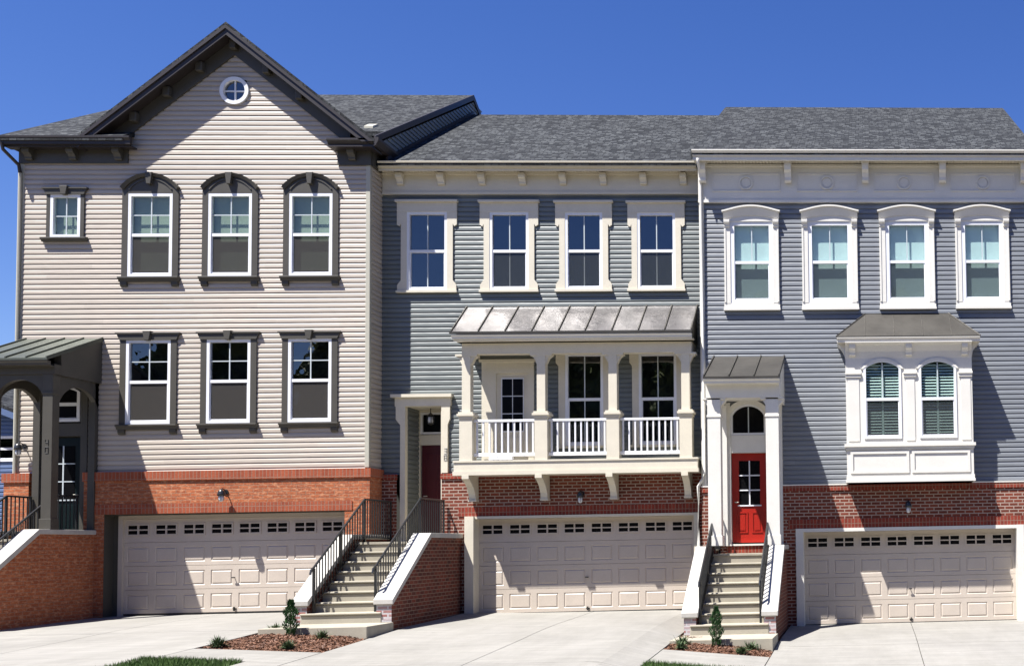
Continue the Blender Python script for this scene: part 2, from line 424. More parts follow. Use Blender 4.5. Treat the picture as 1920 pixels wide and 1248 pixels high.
# ------------------------------------------------------------------ windows
def arc(xc,zc,w,h,n=12):  # segmental arch from (xc-w, zc) to (xc+w, zc), rise h  (left to right)
    r=(w*w+h*h)/(2*h); cz=zc+h-r; a=math.asin(min(1,w/r))
    if h>w*.999: a=math.pi/2
    return [(xc+r*math.sin(-a+2*a*i/n),cz+r*math.cos(-a+2*a*i/n)) for i in range(n+1)]
def ring(b,outer,inner,y0,y1):   # same-length closed loops, frame between them
    k=len(outer)
    for i in range(k):
        j=(i+1)%k
        o0,o1,i0,i1=outer[i],outer[j],inner[i],inner[j]
        b.prism([(o0[0],y1,o0[1]),(o1[0],y1,o1[1]),(i1[0],y1,i1[1]),(i0[0],y1,i0[1])],[(o0[0],y0,o0[1]),(o1[0],y0,o1[1]),(i1[0],y0,i1[1]),(i0[0],y0,i0[1])])
def window(parent,x0,x1,z0,z1,y,fw=.062,up='2x2',lo=None,arch=0,glass='glass',blind=None,blind_top=1.0,screen=None,slats=False,depth=.55,mun='vinyl_grey',label=None,proud=.045):
    """double-hung window: x0..x1,z0..z1 outer frame at wall plane y"""
    b=MB(); f0,f1=y-proud,y+.05
    zt=z1-arch; zm=(z0+z1)/2 if lo is not False else None
    ix0,ix1,iz0,izt=x0+fw,x1-fw,z0+fw,zt-(0 if arch else fw)
    if arch:
        xc=(x0+x1)/2; n=12
        ao=arc(xc,zt,(x1-x0)/2,arch,n); ai=arc(xc,zt,(x1-x0)/2-fw,arch-fw*.8,n)
        outer=[(x1,z0),(x0,z0)]+ao; inner=[(ix1,iz0),(ix0,iz0)]+ai
        ring(b,outer,inner,f0,f1)
    else:
        b.box(x0,x1,f0,f1,z0,iz0);b.box(x0,x1,f0,f1,izt,z1)
        b.box(x0,ix0,f0,f1,iz0,izt);b.box(ix1,x1,f0,f1,iz0,izt)
    # inner sash step
    s=.022
    if zm:
        b.box(ix0,ix1,y-.03,y+.03,zm-.033,zm+.033)
        b.box(ix0,ix0+s,y-.018,y+.03,iz0,zm-.033);b.box(ix1-s,ix1,y-.018,y+.03,iz0,zm-.033);b.box(ix0+s,ix1-s,y-.018,y+.03,iz0,iz0+s*1.3)
    w=b.build('window','vinyl',parent,label=label)
    gy=y+.012
    gb=MB(); 
    if arch: gb.face([(x,gy,z) for x,z in [(ix1,iz0),(ix0,iz0)]+ai])
    else: gb.face([(ix0,gy,iz0),(ix1,gy,iz0),(ix1,gy,izt),(ix0,gy,izt)])
    gb.build('pane',glass,w)
    mb=MB(); t=.011; xm=(ix0+ix1)/2; top=z1-fw if not arch else z1-fw
    zl=(zm+.033) if zm else iz0
    if up in('2x2','1x2'): mb.box(xm-t,xm+t,gy-.016,gy+.006,zl,top-(0 if not arch else .005))
    if up=='2x2':
        zz=(zl+izt)/2; mb.box(ix0,xm-t,gy-.015,gy+.005,zz-t,zz+t);mb.box(xm+t,ix1,gy-.015,gy+.005,zz-t,zz+t)
    if lo=='1x2': mb.box(xm-t,xm+t,gy-.010,gy+.012,iz0+s,zm-.033)
    if lo=='h': 
        zz=(iz0+izt)/2; mb.box(ix0,ix1,gy-.016,gy+.006,zz-t,zz+t)
    if mb.v: mb.build('grille',mun,w)
    if screen:
        sb=MB(); sb.face([(ix0,gy-.02,iz0),(ix1,gy-.02,iz0),(ix1,gy-.02,zm-.033),(ix0,gy-.02,zm-.033)]); sb.build('screen',screen,w)
    if blind:
        bb=MB(); yb=y+(.085 if not slats else .06); bt=z1-.02
        if slats:
            zz=z0+.05
            while zz<bt-.12:
                for (xa,xb) in ((x0+.02,xm-.03),(xm+.03,x1-.02)):
                    bb.face([(xa,yb-.02,zz+.012),(xb,yb-.02,zz+.012),(xb,yb+.02,zz+.055),(xa,yb+.02,zz+.055)])
                zz+=.066
            for xx in (x0+.01,xm-.025,x1-.06): bb.box(xx,xx+.05,yb-.012,yb+.012,z0+.02,bt-.1)
            bb.box(x0,x1,yb-.012,yb+.012,zm-.03,zm+.03)
        else:
            bb.face([(x0-.02,yb,lerp(z0,z1,1-blind_top)),(x1+.02,yb,lerp(z0,z1,1-blind_top)),(x1+.02,yb,bt+.0),(x0-.02,yb,bt+.0)])
        bb.build('blind',blind,w)
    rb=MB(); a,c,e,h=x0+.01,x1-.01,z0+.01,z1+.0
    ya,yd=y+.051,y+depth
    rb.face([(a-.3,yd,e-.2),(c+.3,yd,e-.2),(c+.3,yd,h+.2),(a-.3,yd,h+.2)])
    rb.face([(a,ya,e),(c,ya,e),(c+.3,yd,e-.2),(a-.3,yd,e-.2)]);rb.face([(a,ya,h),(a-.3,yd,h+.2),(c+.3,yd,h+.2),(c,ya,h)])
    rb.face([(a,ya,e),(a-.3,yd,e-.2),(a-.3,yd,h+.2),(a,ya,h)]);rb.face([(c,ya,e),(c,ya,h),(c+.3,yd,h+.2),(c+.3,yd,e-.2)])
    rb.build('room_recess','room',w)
    return w
# ------------------------------------------------------------------ garage door
def garage_door(parent,x0,x1,z0,z1,y):
    b=MB(); W=x1-x0; H=z1-z0; sh=H/4
    fr=.03
    def panel(a,c,e,h,yy):
        g_=.018; r_=.045
        o=[(a,e),(c,e),(c,h),(a,h)]; m_=[(a+g_,e+g_),(c-g_,e+g_),(c-g_,h-g_),(a+g_,h-g_)]; i_=[(a+r_,e+r_),(c-r_,e+r_),(c-r_,h-r_),(a+r_,h-r_)]
        for i in range(4):
            j=(i+1)%4
            b.face([(o[i][0],yy,o[i][1]),(o[j][0],yy,o[j][1]),(m_[j][0],yy+.014,m_[j][1]),(m_[i][0],yy+.014,m_[i][1])])
            b.face([(m_[i][0],yy+.014,m_[i][1]),(m_[j][0],yy+.014,m_[j][1]),(i_[j][0],yy-.002,i_[j][1]),(i_[i][0],yy-.002,i_[i][1])])
        b.face([(p[0],yy-.002,p[1]) for p in i_])
    pw_=W/8
    wins=[]
    for s in range(4):
        a0=z0+s*sh+.004; a1=z0+(s+1)*sh-.004
        pe,ph=(a0+.085,a1-.10) if s<3 else (a1-.36,a1-.12)
        # face strips around the panels
        xs=[x0]
        b.face([(x0,y,a0),(x1,y,a0),(x1,y,pe),(x0,y,pe)]);b.face([(x0,y,ph),(x1,y,ph),(x1,y,a1),(x0,y,a1)])
        b.face([(x0,y,a1),(x1,y,a1),(x1,y+.02,a1+.004),(x0,y+.02,a1+.004)])
        b.face([(x0,y+.02,a0-.004),(x1,y+.02,a0-.004),(x1,y,a0),(x0,y,a0)])
        px=x0
        for k in range(8):
            a=x0+k*pw_+.065; c=x0+(k+1)*pw_-.065
            b.face([(px,y,pe),(a,y,pe),(a,y,ph),(px,y,ph)]); px=c
            if s<3: panel(a,c,pe,ph,y)
            else:
                t=.022
                b.box(a-.012,c+.012,y-.016,y+.001,pe-.012,pe+t);b.box(a-.012,c+.012,y-.016,y+.001,ph-t,ph+.012)
                b.box(a-.012,a+t,y-.016,y+.001,pe+t,ph-t);b.box(c-t,c+.012,y-.016,y+.001,pe+t,ph-t)
                xm=(a+c)/2;zm=(pe+ph)/2
                b.box(xm-.016,xm+.016,y-.014,y+.02,pe+t,ph-t);b.box(a+t,xm-.016,y-.013,y+.02,zm-.014,zm+.014);b.box(xm+.016,c-t,y-.013,y+.02,zm-.014,zm+.014)
                wins.append((a,c,pe,ph))
        b.face([(px,y,pe),(x1,y,pe),(x1,y,ph),(px,y,ph)])
    d=b.build('garage_door','garage',parent)
    for a,c,e,h in wins:
        q=MB(); q.face([(a,y+.012,e),(c,y+.012,e),(c,y+.012,h),(a,y+.012,h)]); q.build('door_window','black_glass',d)
    xm=(x0+x1)/2-.01
    h=MB(); h.box(xm-.04,xm+.04,y-.012,y+.001,z0+.055,z0+.08); h.box(xm-.012,xm+.012,y-.05,y-.012,z0+.02,z0+.11); h.build('latch','black_metal',d)
    h=MB(); h.tube([(xm-.01,y,z0+sh*1.45),(xm-.01,y-.05,z0+sh*1.45)],.010); h.box(xm-.05,xm+.03,y-.062,y-.048,z0+sh*1.45-.012,z0+sh*1.45+.012); h.build('handle','black_metal',d)
    h=MB(); h.box(x0,x1,y+.001,y+.02,z0-.03,z0+.006); h.build('seal','black_metal',d)
    return d
def wall_grid(b,y,x0,x1,z0,z1,holes):
    xs=sorted(set([x0,x1]+[h[i] for h in holes for i in (0,1)])); zs=sorted(set([z0,z1]+[h[i] for h in holes for i in (2,3)]))
    xs=[x for x in xs if x0<=x<=x1]; zs=[z for z in zs if z0<=z<=z1]
    for xa,xb in zip(xs,xs[1:]):
        for za,zb in zip(zs,zs[1:]):
            xm,zm=(xa+xb)/2,(za+zb)/2
            if any(h[0]<xm<h[1] and h[2]<zm<h[3] for h in holes): continue
            b.face([(xa,y,za),(xb,y,za),(xb,y,zb),(xa,y,zb)])
def corbel(b,x,w,y,z0,z1,d):   # scroll bracket under a cornice: wall plane y, depth d
    h=z1-z0
    prof=[(y,z1),(y-d,z1),(y-d,z1-h*.25),(y-d*.93,z1-h*.42),(y-d*.6,z1-h*.55),(y-d*.42,z1-h*.75),(y-d*.40,z0+h*.08),(y-d*.25,z0),(y,z0)]
    b.pyz(prof,x-w/2,x+w/2)
def gutter(b,x0,x1,y,z0,z1,pr=.11):   # K-style gutter, back at y
    h=z1-z0
    prof=[(y,z0),(y-pr*.62,z0),(y-pr*.66,z0+h*.45),(y-pr*.9,z0+h*.72),(y-pr,z0+h*.82),(y-pr,z1),(y-pr+.012,z1),(y-pr+.012,z1-.01),(y,z1-.01)]
    b.pyz(prof,x0,x1)
def lamp(loc,label):
    x,y,z=loc
    t=thing('wall_lamp',(x,y,z),label,'wall lamp','wall lamps over the garage doors' if 'garage' in label else None)
    b=MB(); b.tube([(x,y,z+.05),(x,y-.02,z+.05)],.055,14); b.build('backplate','black_metal',t)
    b=MB(); b.tube([(x,y-.02,z+.05),(x,y-.07,z+.10),(x,y-.14,z+.12),(x,y-.18,z+.09)],.012,8); b.build('arm','black_metal',t)
    c=(x,y-.18,z)
    b=MB(); b.lathe(c,[(.02,.10),(.03,.085),(.055,.07),(.062,.04),(.075,0),(.078,-.04),(.06,-.042)],18); b.build('lamp_shade','black_metal',t,smooth=True)
    b=MB(); b.lathe(c,[(.048,-.042),(.05,-.10),(.042,-.15),(.02,-.17)],16); b.build('bulb_glass','lamp_glass',t,smooth=True)
    b=MB()
    for a in range(4):
        q=a*math.pi/2+.4; b.tube([(c[0]+.055*math.cos(q),c[1]+.055*math.sin(q),z-.04),(c[0]+.05*math.cos(q),c[1]+.05*math.sin(q),z-.16)],.004,5)
    b.build('cage','black_metal',t)
    return t
def digits(txt,x,y,z,h,parent):
    SEG={'0':'abcdef','3':'abgcd','4':'fgbc','6':'acdefg','8':'abcdefg'}
    b=MB(); w=h*.5
    for i,ch in enumerate(txt):
        zz=z-i*h*1.3; r=h*.05
        P=dict(a=[(0,h),(w,h)],b=[(w,h),(w,h/2)],c=[(w,h/2),(w,0)],d=[(0,0),(w,0)],e=[(0,0),(0,h/2)],f=[(0,h/2),(0,h)],g=[(0,h/2),(w,h/2)])
        rr=w*.45
        for s in SEG[ch]:
            (xa,za),(xb,zb)=P[s]
            b.tube([(x+xa-w/2,y-.004,zz+za),(x+xb-w/2,y-.004,zz+zb)],r,6)
    return b.build('house_number','digit',parent)
PITCH=.58
exec_parts=[]
# ------------------------------------------------------------------ shared builders for the houses
def roof_slab(parent,x0,x1,ye,ze,yr,zr,yb,zb,mat='shingle',th=.11,name='roof',y_full=None,xl_end=None):
    b=MB()
    if y_full is None:
        b.pyz([(ye,ze),(yr,zr),(yb,zb),(yb,zb-th),(yr,zr-th*1.2),(ye,ze-th)],x0,x1)
    else:
        m_=(zr-ze)/(yr-ye); zf=ze+m_*(y_full-ye)
        b.pyz([(y_full,zf),(yr,zr),(yb,zb),(yb,zb-th),(yr,zr-th*1.2),(y_full,zf-th)],x0,x1)
        b.pyz([(ye,ze),(y_full,zf),(y_full,zf-th),(ye,ze-th)],x0,xl_end)
    return b.build(name,mat,parent)
def casing_flat(parent,x0,x1,z0,z1,y,mat,w=.13,head=.16,flare=.07,key=True,sill=True):
    """dark flat surround with a flared head, keystone, and sill on two blocks"""
    b=MB(); t=.035
    b.box(x0-w,x0,y-t,y,z0,z1);b.box(x1,x1+w,y-t,y,z0,z1)
    b.pxz([(x0-w,z1),(x1+w,z1),(x1+w+flare,z1+head),(x0-w-flare,z1+head)],y-.06,y)
    b.box(x0-w-flare-.02,x1+w+flare+.02,y-.085,y,z1+head,z1+head+.03)
    b.build('casing',mat,parent)
    if key:
        xm=(x0+x1)/2; k=MB(); k.pxz([(xm-.05,z1-.02),(xm+.05,z1-.02),(xm+.085,z1+head+.06),(xm-.085,z1+head+.06)],y-.115,y); k.build('keystone',mat,parent,bevel=.008)
def sill_blocks(parent,x0,x1,z,y,mat,blocks=True,ov=.17,h=.12):
    b=MB(); b.pyz([(y,z),(y-.11,z-.015),(y-.11,z-.05),(y-.08,z-.055),(y-.06,z-h),(y,z-h)],x0-ov,x1+ov)
    if blocks:
        for xc in (x0-ov+.10,x1+ov-.10): b.pyz([(y,z-h),(y-.065,z-h),(y-.06,z-h-.07),(y-.03,z-h-.11),(y,z-h-.11)],xc-.07,xc+.07)
    b.build('sill',mat,parent,bevel=.004)
def casing_arch(parent,x0,x1,z0,zf,y,mat,w=.13,spring=9.9,apex=10.17):
    """surround that closes the window head with a segmental arch"""
    xo0,xo1=x0-w,x1+w; xc=(x0+x1)/2; W=(xo1-xo0)/2
    b=MB(); b.box(xo0,x0,y-.035,y,z0,zf);b.box(x1,xo1,y-.035,y,z0,zf)
    a=arc(xc,spring,W,apex-spring,16); b.pxz([(xo0,zf),(xo1,zf)]+a[::-1],y-.035,y)
    b.build('casing',mat,parent)
    h=MB(); a1=arc(xc,spring,W+.02,apex-spring+.02,16); a0=arc(xc,spring-.05,W-.035,apex-spring-.0,16)
    for i in range(16):
        h.prism([(a1[i][0],y,a1[i][1]),(a1[i+1][0],y,a1[i+1][1]),(a0[i+1][0],y,a0[i+1][1]),(a0[i][0],y,a0[i][1])],[(a1[i][0],y-.10,a1[i][1]),(a1[i+1][0],y-.10,a1[i+1][1]),(a0[i+1][0],y-.07,a0[i+1][1]),(a0[i][0],y-.07,a0[i][1])])
    # inner raised arch line
    b1=arc(xc,zf+.10,W-.14,apex-spring-.06,14); b0=arc(xc,zf+.075,W-.155,apex-spring-.06,14)
    for i in range(14):
        h.prism([(b1[i][0],y-.03,b1[i][1]),(b1[i+1][0],y-.03,b1[i+1][1]),(b0[i+1][0],y-.03,b0[i+1][1]),(b0[i][0],y-.03,b0[i][1])],[(b1[i][0],y-.052,b1[i][1]),(b1[i+1][0],y-.052,b1[i+1][1]),(b0[i+1][0],y-.052,b0[i+1][1]),(b0[i][0],y-.052,b0[i][1])])
    h.build('arch_hood',mat,parent)
    k=MB(); k.pxz([(xc-.045,apex-.235),(xc+.045,apex-.235),(xc+.075,apex+.03),(xc-.075,apex+.03)],y-.125,y); k.build('keystone',mat,parent,bevel=.008)
def stoop(label,xl0,xl1,xr0,xr1,zt,yw,ztread,wallmat,left_rail=True,ytop=23.55,slab=True,name='entry_steps',right_side_rail=True,yland=23.66):
    ybot=21.74; zb=zt-1.31*(ytop-21.74)/1.81
    t=thing(name,((xl0+xr1)/2,22.6,g((xl0+xr1)/2,21.5)),label,'entry steps','brick entry steps with concrete coping')
    for (a,c,yb_) in ((xl0,xl1,yw),(xr0,xr1,yw)):
        b=MB(); zg=-.6; b.pyz([(yb_,zg),(yb_,zt-.10),(ytop,zt-.10),(ybot,zb-.10),(ybot,zg)],a+.03,c-.03); b.build('side_wall',wallmat,t)
        b=MB(); b.box(a+.032,c-.032,ybot-.006,ybot-.001,ztread-.2,zb-.101); b.build('stained_end','brick_salt',t)
        b=MB(); b.pyz([(yb_,zt-.10),(yb_,zt),(ytop-.03,zt),(ybot-.05,zb),(ybot-.05,zb-.09),(ybot-.03,zb-.10),(ytop,zt-.10)],a-.012,c+.012); b.build('coping','coping',t,bevel=.008)
    xa,xb=xl1-.03,xr0+.03
    n=7
    for k in range(n):
        y=21.74+.2743*k; z=ztread+.197*k
        b=MB(); b.box(xa,xb,y+.025,y+.32,z-.24,z-.045); b.box(xa,xb,y-.004,y+.32,z-.045,z); 
        if k==0: b=MB(); b.box(xa-.12,xb+.10,y-.02,y+.02,z-.24,z-.045); b.box(xa-.12,xb+.10,y-.05,y+.02,z-.045,z);b.box(xa,xb,y+.02,y+.32,z-.24,z)
        b.build('step','step',t,bevel=.018)
    b=MB(); zl=ztread+.197*7; b.box(xa,xb,yland-.004,yw+.02,zl-.05,zl); b.box(xa,xb,yland+.02,yw+.02,zl-.5,zl-.05); b.build('landing','step',t,bevel=.006)
    if slab:
        b=MB(); zs=ztread-.205; b.box(xl0-.05,xr1+.005,20.62,21.74,zs-.4,zs); b.build('base_slab','step',t,bevel=.01)
    def rail(X,zoff,end):
        y0,z0=21.87,ztread+.87; y1,z1=23.98,zl+.93
        b=MB(); 
        b.box(X-.022,X+.022,y0-.02,y0+.02,ztread-.005,z0+.0); b.box(X-.02,X+.02,y1-.02,y1+.02,zl-.0,z1)
        b.tube([(X,y0-.14,z0-.12),(X,y0-.10,z0-.03),(X,y0,z0+.02),(X,y1,z1),(X,end,z1)],.022,8)
        b.tube([(X,y0,z0-.74),(X,y1-.1,z1-.86),(X,y1,z1-.83),(X,end,z1-.83)],.014,6)
        b.box(X-.018,X+.018,end-.036,end,zl-.0,z1)
        ym=(y0+y1)/2; zm=(z0+z1)/2; b.box(X-.015,X+.015,ym-.015,ym+.015,zm-.95,zm)
        r=b.build('railing','black_metal',t)
        y=y0+.11
        while y<end-.05:
            zt_=lerp(z0,z1,min(1,(y-y0)/(y1-y0))); zb_=zt_-.75 if y<y1-.1 else z1-.83
            q=MB(); q.box(X-.009,X+.009,y-.009,y+.009,zb_,zt_-.01); q.build('baluster','black_metal',r); y+=.112
    rail(xr0-.045,0,yw-.06)
    rail(xl1+.03 if True else 0,0,yw-.06 if right_side_rail else 24.7)
    return t
def porch(parent,x0,x1,yw,yf,ztop,ze,mat,roofmat,zbase,cw,arched,nse):
    """lean-to porch roof on two columns; x0..x1 eave width"""
    p=MB(); th=.05; p.pyz([(yw,ztop),(yf,ze+.0),(yf,ze-.045),(yw,ztop-.06)],x0,x1)
    pr=p.build('porch','roof_green' if roofmat=='roof_green' else roofmat,parent)
    for k in range(nse+1):
        s=MB(); x=lerp(x0+.015,x1-.015,k/nse); s.pyz([(yw,ztop),(yw,ztop+.035),(yf,ze+.035),(yf,ze)],x-.012,x+.012); s.build('standing_seam',roofmat,pr)
    zb=ze-.14
    b=MB(); gutter(b,x0,x1,yf+.11,zb,ze-.045,.10); b.box(x0+.02,x1-.02,yf+.11,yf+.14,zb-.0,ze-.06); b.build('gutter',mat,pr)
    cx0,cx1=x0+(.24 if arched else .05),x1-.05; yc0=yf+.25; yc1=yc0+cw*.97
    zbeam=ze-.43 if not arched else ze-.30
    b=MB(); zt_=ze-.05
    b.box(x0+.03,x1-.03,yf+.14,yc0,zb-.01,zb+.012)         # soffit
    b.box(cx0-.03,cx1+.03,yc0-.01,yc1,zbeam,zb-.01+.06)
    def side(xa,xb): b.pyz([(yc1,zbeam),(yw,zbeam),(yw,ztop-.065),(yc1-.02,ze+(ztop-ze)*(yc1-.02-yf)/(yw-yf)-.06)],xa,xb)
    side(cx0-.03,cx0+.12);side(cx1-.12,cx1+.03)
    b.box(cx0+.12,cx1-.12,yc1,yw,zbeam+.1,zbeam+.13)         # ceiling
    b.build('beam',mat,pr)
    for (xa,xb) in ((cx0,cx0+cw),(cx1-cw,cx1)):
        c=MB(); zc=zbeam if not arched else zbeam
        c.box(xa,xb,yc0,yc1,zbase,zc); c.box(xa-.02,xb+.02,yc0-.02,yc1+.02,zbase,zbase+.22)
        c.box(xa-.014,xb+.014,yc0-.014,yc1+.014,zc-.42,zc-.37)
        c.build('column',mat,pr,bevel=.006)
        # pilaster on the wall
        c=MB(); c.box(xa+.03,xb-.03,yw-.12,yw,zbase,zbeam); c.build('pilaster',mat,pr)
    if not arched:
        for (xa,xb) in ((cx0,cx0+cw),(cx1-cw,cx1)):
            c=MB()
            c.pxz([(xa-.10,zbeam),(xa,zbeam-.16),(xa,zbeam)],yc0+.03,yc1-.03); c.pxz([(xb,zbeam),(xb,zbeam-.17),(xb+.10,zbeam-.06),(xb+.10,zbeam)],yc0+.03,yc1-.03)
            c.box(xa-.11,xb+.11,yc0+.0,yc1,zbeam-.035,zbeam-.001)
            c.build('capital',mat,pr)
    else:
        zsp=zbeam-.68; c=MB(); xa,xb=cx0+cw,cx1-cw; xc=(xa+xb)/2; W=(xb-xa)/2
        a=arc(xc,zsp,W,.57,20)
        n=len(a)
        for i in range(n-1): c.prism([(a[i][0],yc0+.13,a[i][1]),(a[i+1][0],yc0+.13,a[i+1][1]),(a[i+1][0],yc0+.13,zbeam),(a[i][0],yc0+.13,zbeam)],[(a[i][0],yc0+.03,a[i][1]),(a[i+1][0],yc0+.03,a[i+1][1]),(a[i+1][0],yc0+.03,zbeam),(a[i][0],yc0+.03,zbeam)])
        yc=(yc1+yw)/2; W=(yw-yc1)/2; a=arc(yc,zsp,W,.50,20)
        for (xa,xb) in ((cx0+.03,cx0+.12),(cx1-.12,cx1-.03)):
            for i in range(n-1): c.prism([(xa,a[i][0],a[i][1]),(xa,a[i+1][0],a[i+1][1]),(xa,a[i+1][0],zbeam),(xa,a[i][0],zbeam)],[(xb,a[i][0],a[i][1]),(xb,a[i+1][0],a[i+1][1]),(xb,a[i+1][0],zbeam),(xb,a[i][0],zbeam)])
        c.build('arch_panel',mat,pr)
    return pr
# ================================================================== HOUSE 1 (gabled, cream siding)
Y1=24.8
H1=thing('townhouse',(-14.95,Y1,.4),'tall gabled townhouse with cream siding, dark trim and an orange brick garage level','townhouse','row of attached townhouses')
zg=lambda x:13.50-.82*abs(x+14.15)
UP=[(-16.40,-15.45),(-14.68,-13.74),(-12.93,-11.99)]
UW=(7.87,9.74); LW=(4.58,6.45)
SM=(-18.06,-17.42,8.76,9.72)
holes=[(a+.01,c-.01,UW[0]+.01,UW[1]-.01) for a,c in UP]+[(a+.01,c-.01,LW[0]+.01,LW[1]-.01) for a,c in UP]+[(SM[0]+.01,SM[1]-.01,SM[2]+.01,SM[3]-.01),(-18.28,-17.28,3.4,5.50),(-14.40,-13.90,11.84,12.33)]
siding('siding','cream_siding',H1,Y1,3.53,12.93,lambda z:-18.66 if z<=10.45 else max(-16.42,-14.15-(12.95-z)/.82),lambda z:-11.25 if z<=10.45 else min(-11.6,-14.15+(12.95-z)/.82),holes)
siding('side_siding','cream_siding',H1,-11.19,3.5,10.5,24.84,25.42,axis='x',sgn=1)
siding('side_siding','cream_siding',H1,-18.74,.2,10.5,24.84,36.4,axis='x',sgn=-1)
b=MB(); b.box(-18.72,-11.21,Y1+.9,Y1+.92,.2,10.6); b.box(-18.72,-11.21,36.4,36.45,0,10.6)
b.face([(-18.7,Y1+.9,10.6),(-11.2,Y1+.9,10.6),(-14.15,Y1+.9,13.2)]); b.build('inner_wall','room_dark',H1)
for xa,xb in ((-11.27,-11.175),(-18.75,-18.64)): b=MB(); b.box(xa,xb,Y1-.025,Y1+.09,3.55,10.42); b.build('corner_post','post_trim',H1,bevel=.006)
# windows
for i,(a,c) in enumerate(UP):
    w=window(H1,a,c,UW[0],UW[1],Y1,glass='glass',blind='blind_tan',blind_top=.92,screen='screen')
    casing_arch(w,a,c,UW[0],UW[1],Y1-.012,'dark_trim',spring=9.87,apex=10.17); sill_blocks(w,a,c,UW[0],Y1-.012,'dark_trim')
for i,(a,c) in enumerate(UP):
    w=window(H1,a,c,LW[0],LW[1],Y1,glass='glass_navy',screen='screen')
    casing_flat(w,a,c,LW[0],LW[1],Y1-.012,'dark_trim',head=.13,flare=.06); sill_blocks(w,a,c,LW[0],Y1-.012,'dark_trim')
w=window(H1,*SM,Y1,lo=False,glass='glass',blind='blind_tan')
casing_flat(w,SM[0],SM[1],SM[2],SM[3],Y1-.012,'dark_trim',w=.08,head=.12,flare=.06); sill_blocks(w,SM[0],SM[1],SM[2],Y1-.012,'dark_trim',blocks=False,ov=.16,h=.10)
# round window
xc,zc=-14.15,12.085; n=32
circ=lambda r:[(xc+r*math.cos(2*math.pi*i/n),zc+r*math.sin(2*math.pi*i/n)) for i in range(n)]
b=MB(); ring(b,circ(.315),circ(.235),Y1-.06,Y1+.04); w=b.build('round_window','vinyl',H1,smooth=False)
b=MB(); b.face([(x,Y1+.01,z) for x,z in circ(.24)]); b.build('pane','glass_navy',w)
b=MB(); b.box(xc-.014,xc+.014,Y1-.012,Y1+.02,zc-.235,zc+.235); b.box(xc-.235,xc-.014,Y1-.011,Y1+.02,zc-.014,zc+.014);b.box(xc+.014,xc+.235,Y1-.011,Y1+.02,zc-.014,zc+.014); b.build('grille','vinyl',w)
b=MB(); b.face([(xc-.5,Y1+.3,zc-.5),(xc+.5,Y1+.3,zc-.5),(xc+.5,Y1+.3,zc+.45),(xc-.5,Y1+.3,zc+.45)]); b.build('room_recess','room',w)
# gable rake, frieze, brackets
yf=Y1-.36
def zl_(x,o): return zg(x)-o
b=MB()
for (xa,xb) in ((-17.26,-14.15),(-14.15,-10.93)):
    b.prism([(xa,29.2,zg(xa)),(xb,29.2,zg(xb)),(xb,29.2,zg(xb)-.07),(xa,29.2,zg(xa)-.07)],[(xa,yf-.03,zg(xa)),(xb,yf-.03,zg(xb)),(xb,yf-.03,zg(xb)-.07),(xa,yf-.03,zg(xa)-.07)])
b.build('gable_roof','shingle',H1)
b=MB()
for (xa,xb) in ((-17.32,-14.15),(-14.15,-10.93)):
    for (o0,o1,ya,yb_) in ((.07,.15,yf-.05,yf+.03),(.15,.29,yf-.02,yf+.03)):
        p0=max(xa,-14.15-(13.5-10.915-o0)/.82) if xa<-15 else xa; p1=max(xa,-14.15-(13.5-10.915-o1)/.82) if xa<-15 else xa
        q0=min(xb,-14.15+(13.5-10.80-o0)/.82) if xb>-14 else xb; q1=min(xb,-14.15+(13.5-10.80-o1)/.82) if xb>-14 else xb
        b.prism([(p0,yb_,zg(p0)-o0),(q0,yb_,zg(q0)-o0),(q1,yb_,zg(q1)-o1),(p1,yb_,zg(p1)-o1)],[(p0,ya,zg(p0)-o0),(q0,ya,zg(q0)-o0),(q1,ya,zg(q1)-o1),(p1,ya,zg(p1)-o1)])
    b.prism([(xa,Y1,zg(xa)-.20),(xb,Y1,zg(xb)-.20),(xb,Y1,zg(xb)-.23),(xa,Y1,zg(xa)-.23)],[(xa,yf+.03,zg(xa)-.20),(xb,yf+.03,zg(xb)-.20),(xb,yf+.03,zg(xb)-.23),(xa,yf+.03,zg(xa)-.23)])
b.build('rake_fascia','rake_trim',H1)
b=MB()
for (xa,xb) in ((-16.42,-14.15),(-14.15,-11.6)):
    b.pxz([(xa,zg(xa)-.235),(xb,zg(xb)-.235),(xb,zg(xb)-.60),(xa,zg(xa)-.60)],Y1-.06,Y1-.001)
b.pxz([(-17.25,10.42),(-16.42,10.42),(-16.42,zg(-16.42)-.235),(-17.25,zg(-17.25)-.2)],Y1-.055,Y1-.002)
b.box(-18.74,-17.25,Y1-.055,Y1-.002,10.42,10.86)
b.build('frieze_board','dark_trim',H1)
for x in (-16.25,-15.55,-14.85,-13.40,-12.68,-14.13+.0):
    q=MB(); zz=zg(x)-.25; 
    q.box(x-.075,x+.075,Y1-.19,Y1-.06,zz-.20,zz+.02) if x!=-14.13 else q.box(x-.07,x+.07,Y1-.19,Y1-.06,zz-.24,zz-.02)
    q.build('bracket','dark_trim',H1,bevel=.02)
for x in (-18.49,-17.56,-16.59,-11.54):
    q=MB(); corbel(q,x,.15,Y1-.056,10.48,10.72,.17); q.build('bracket','dark_trim',H1)
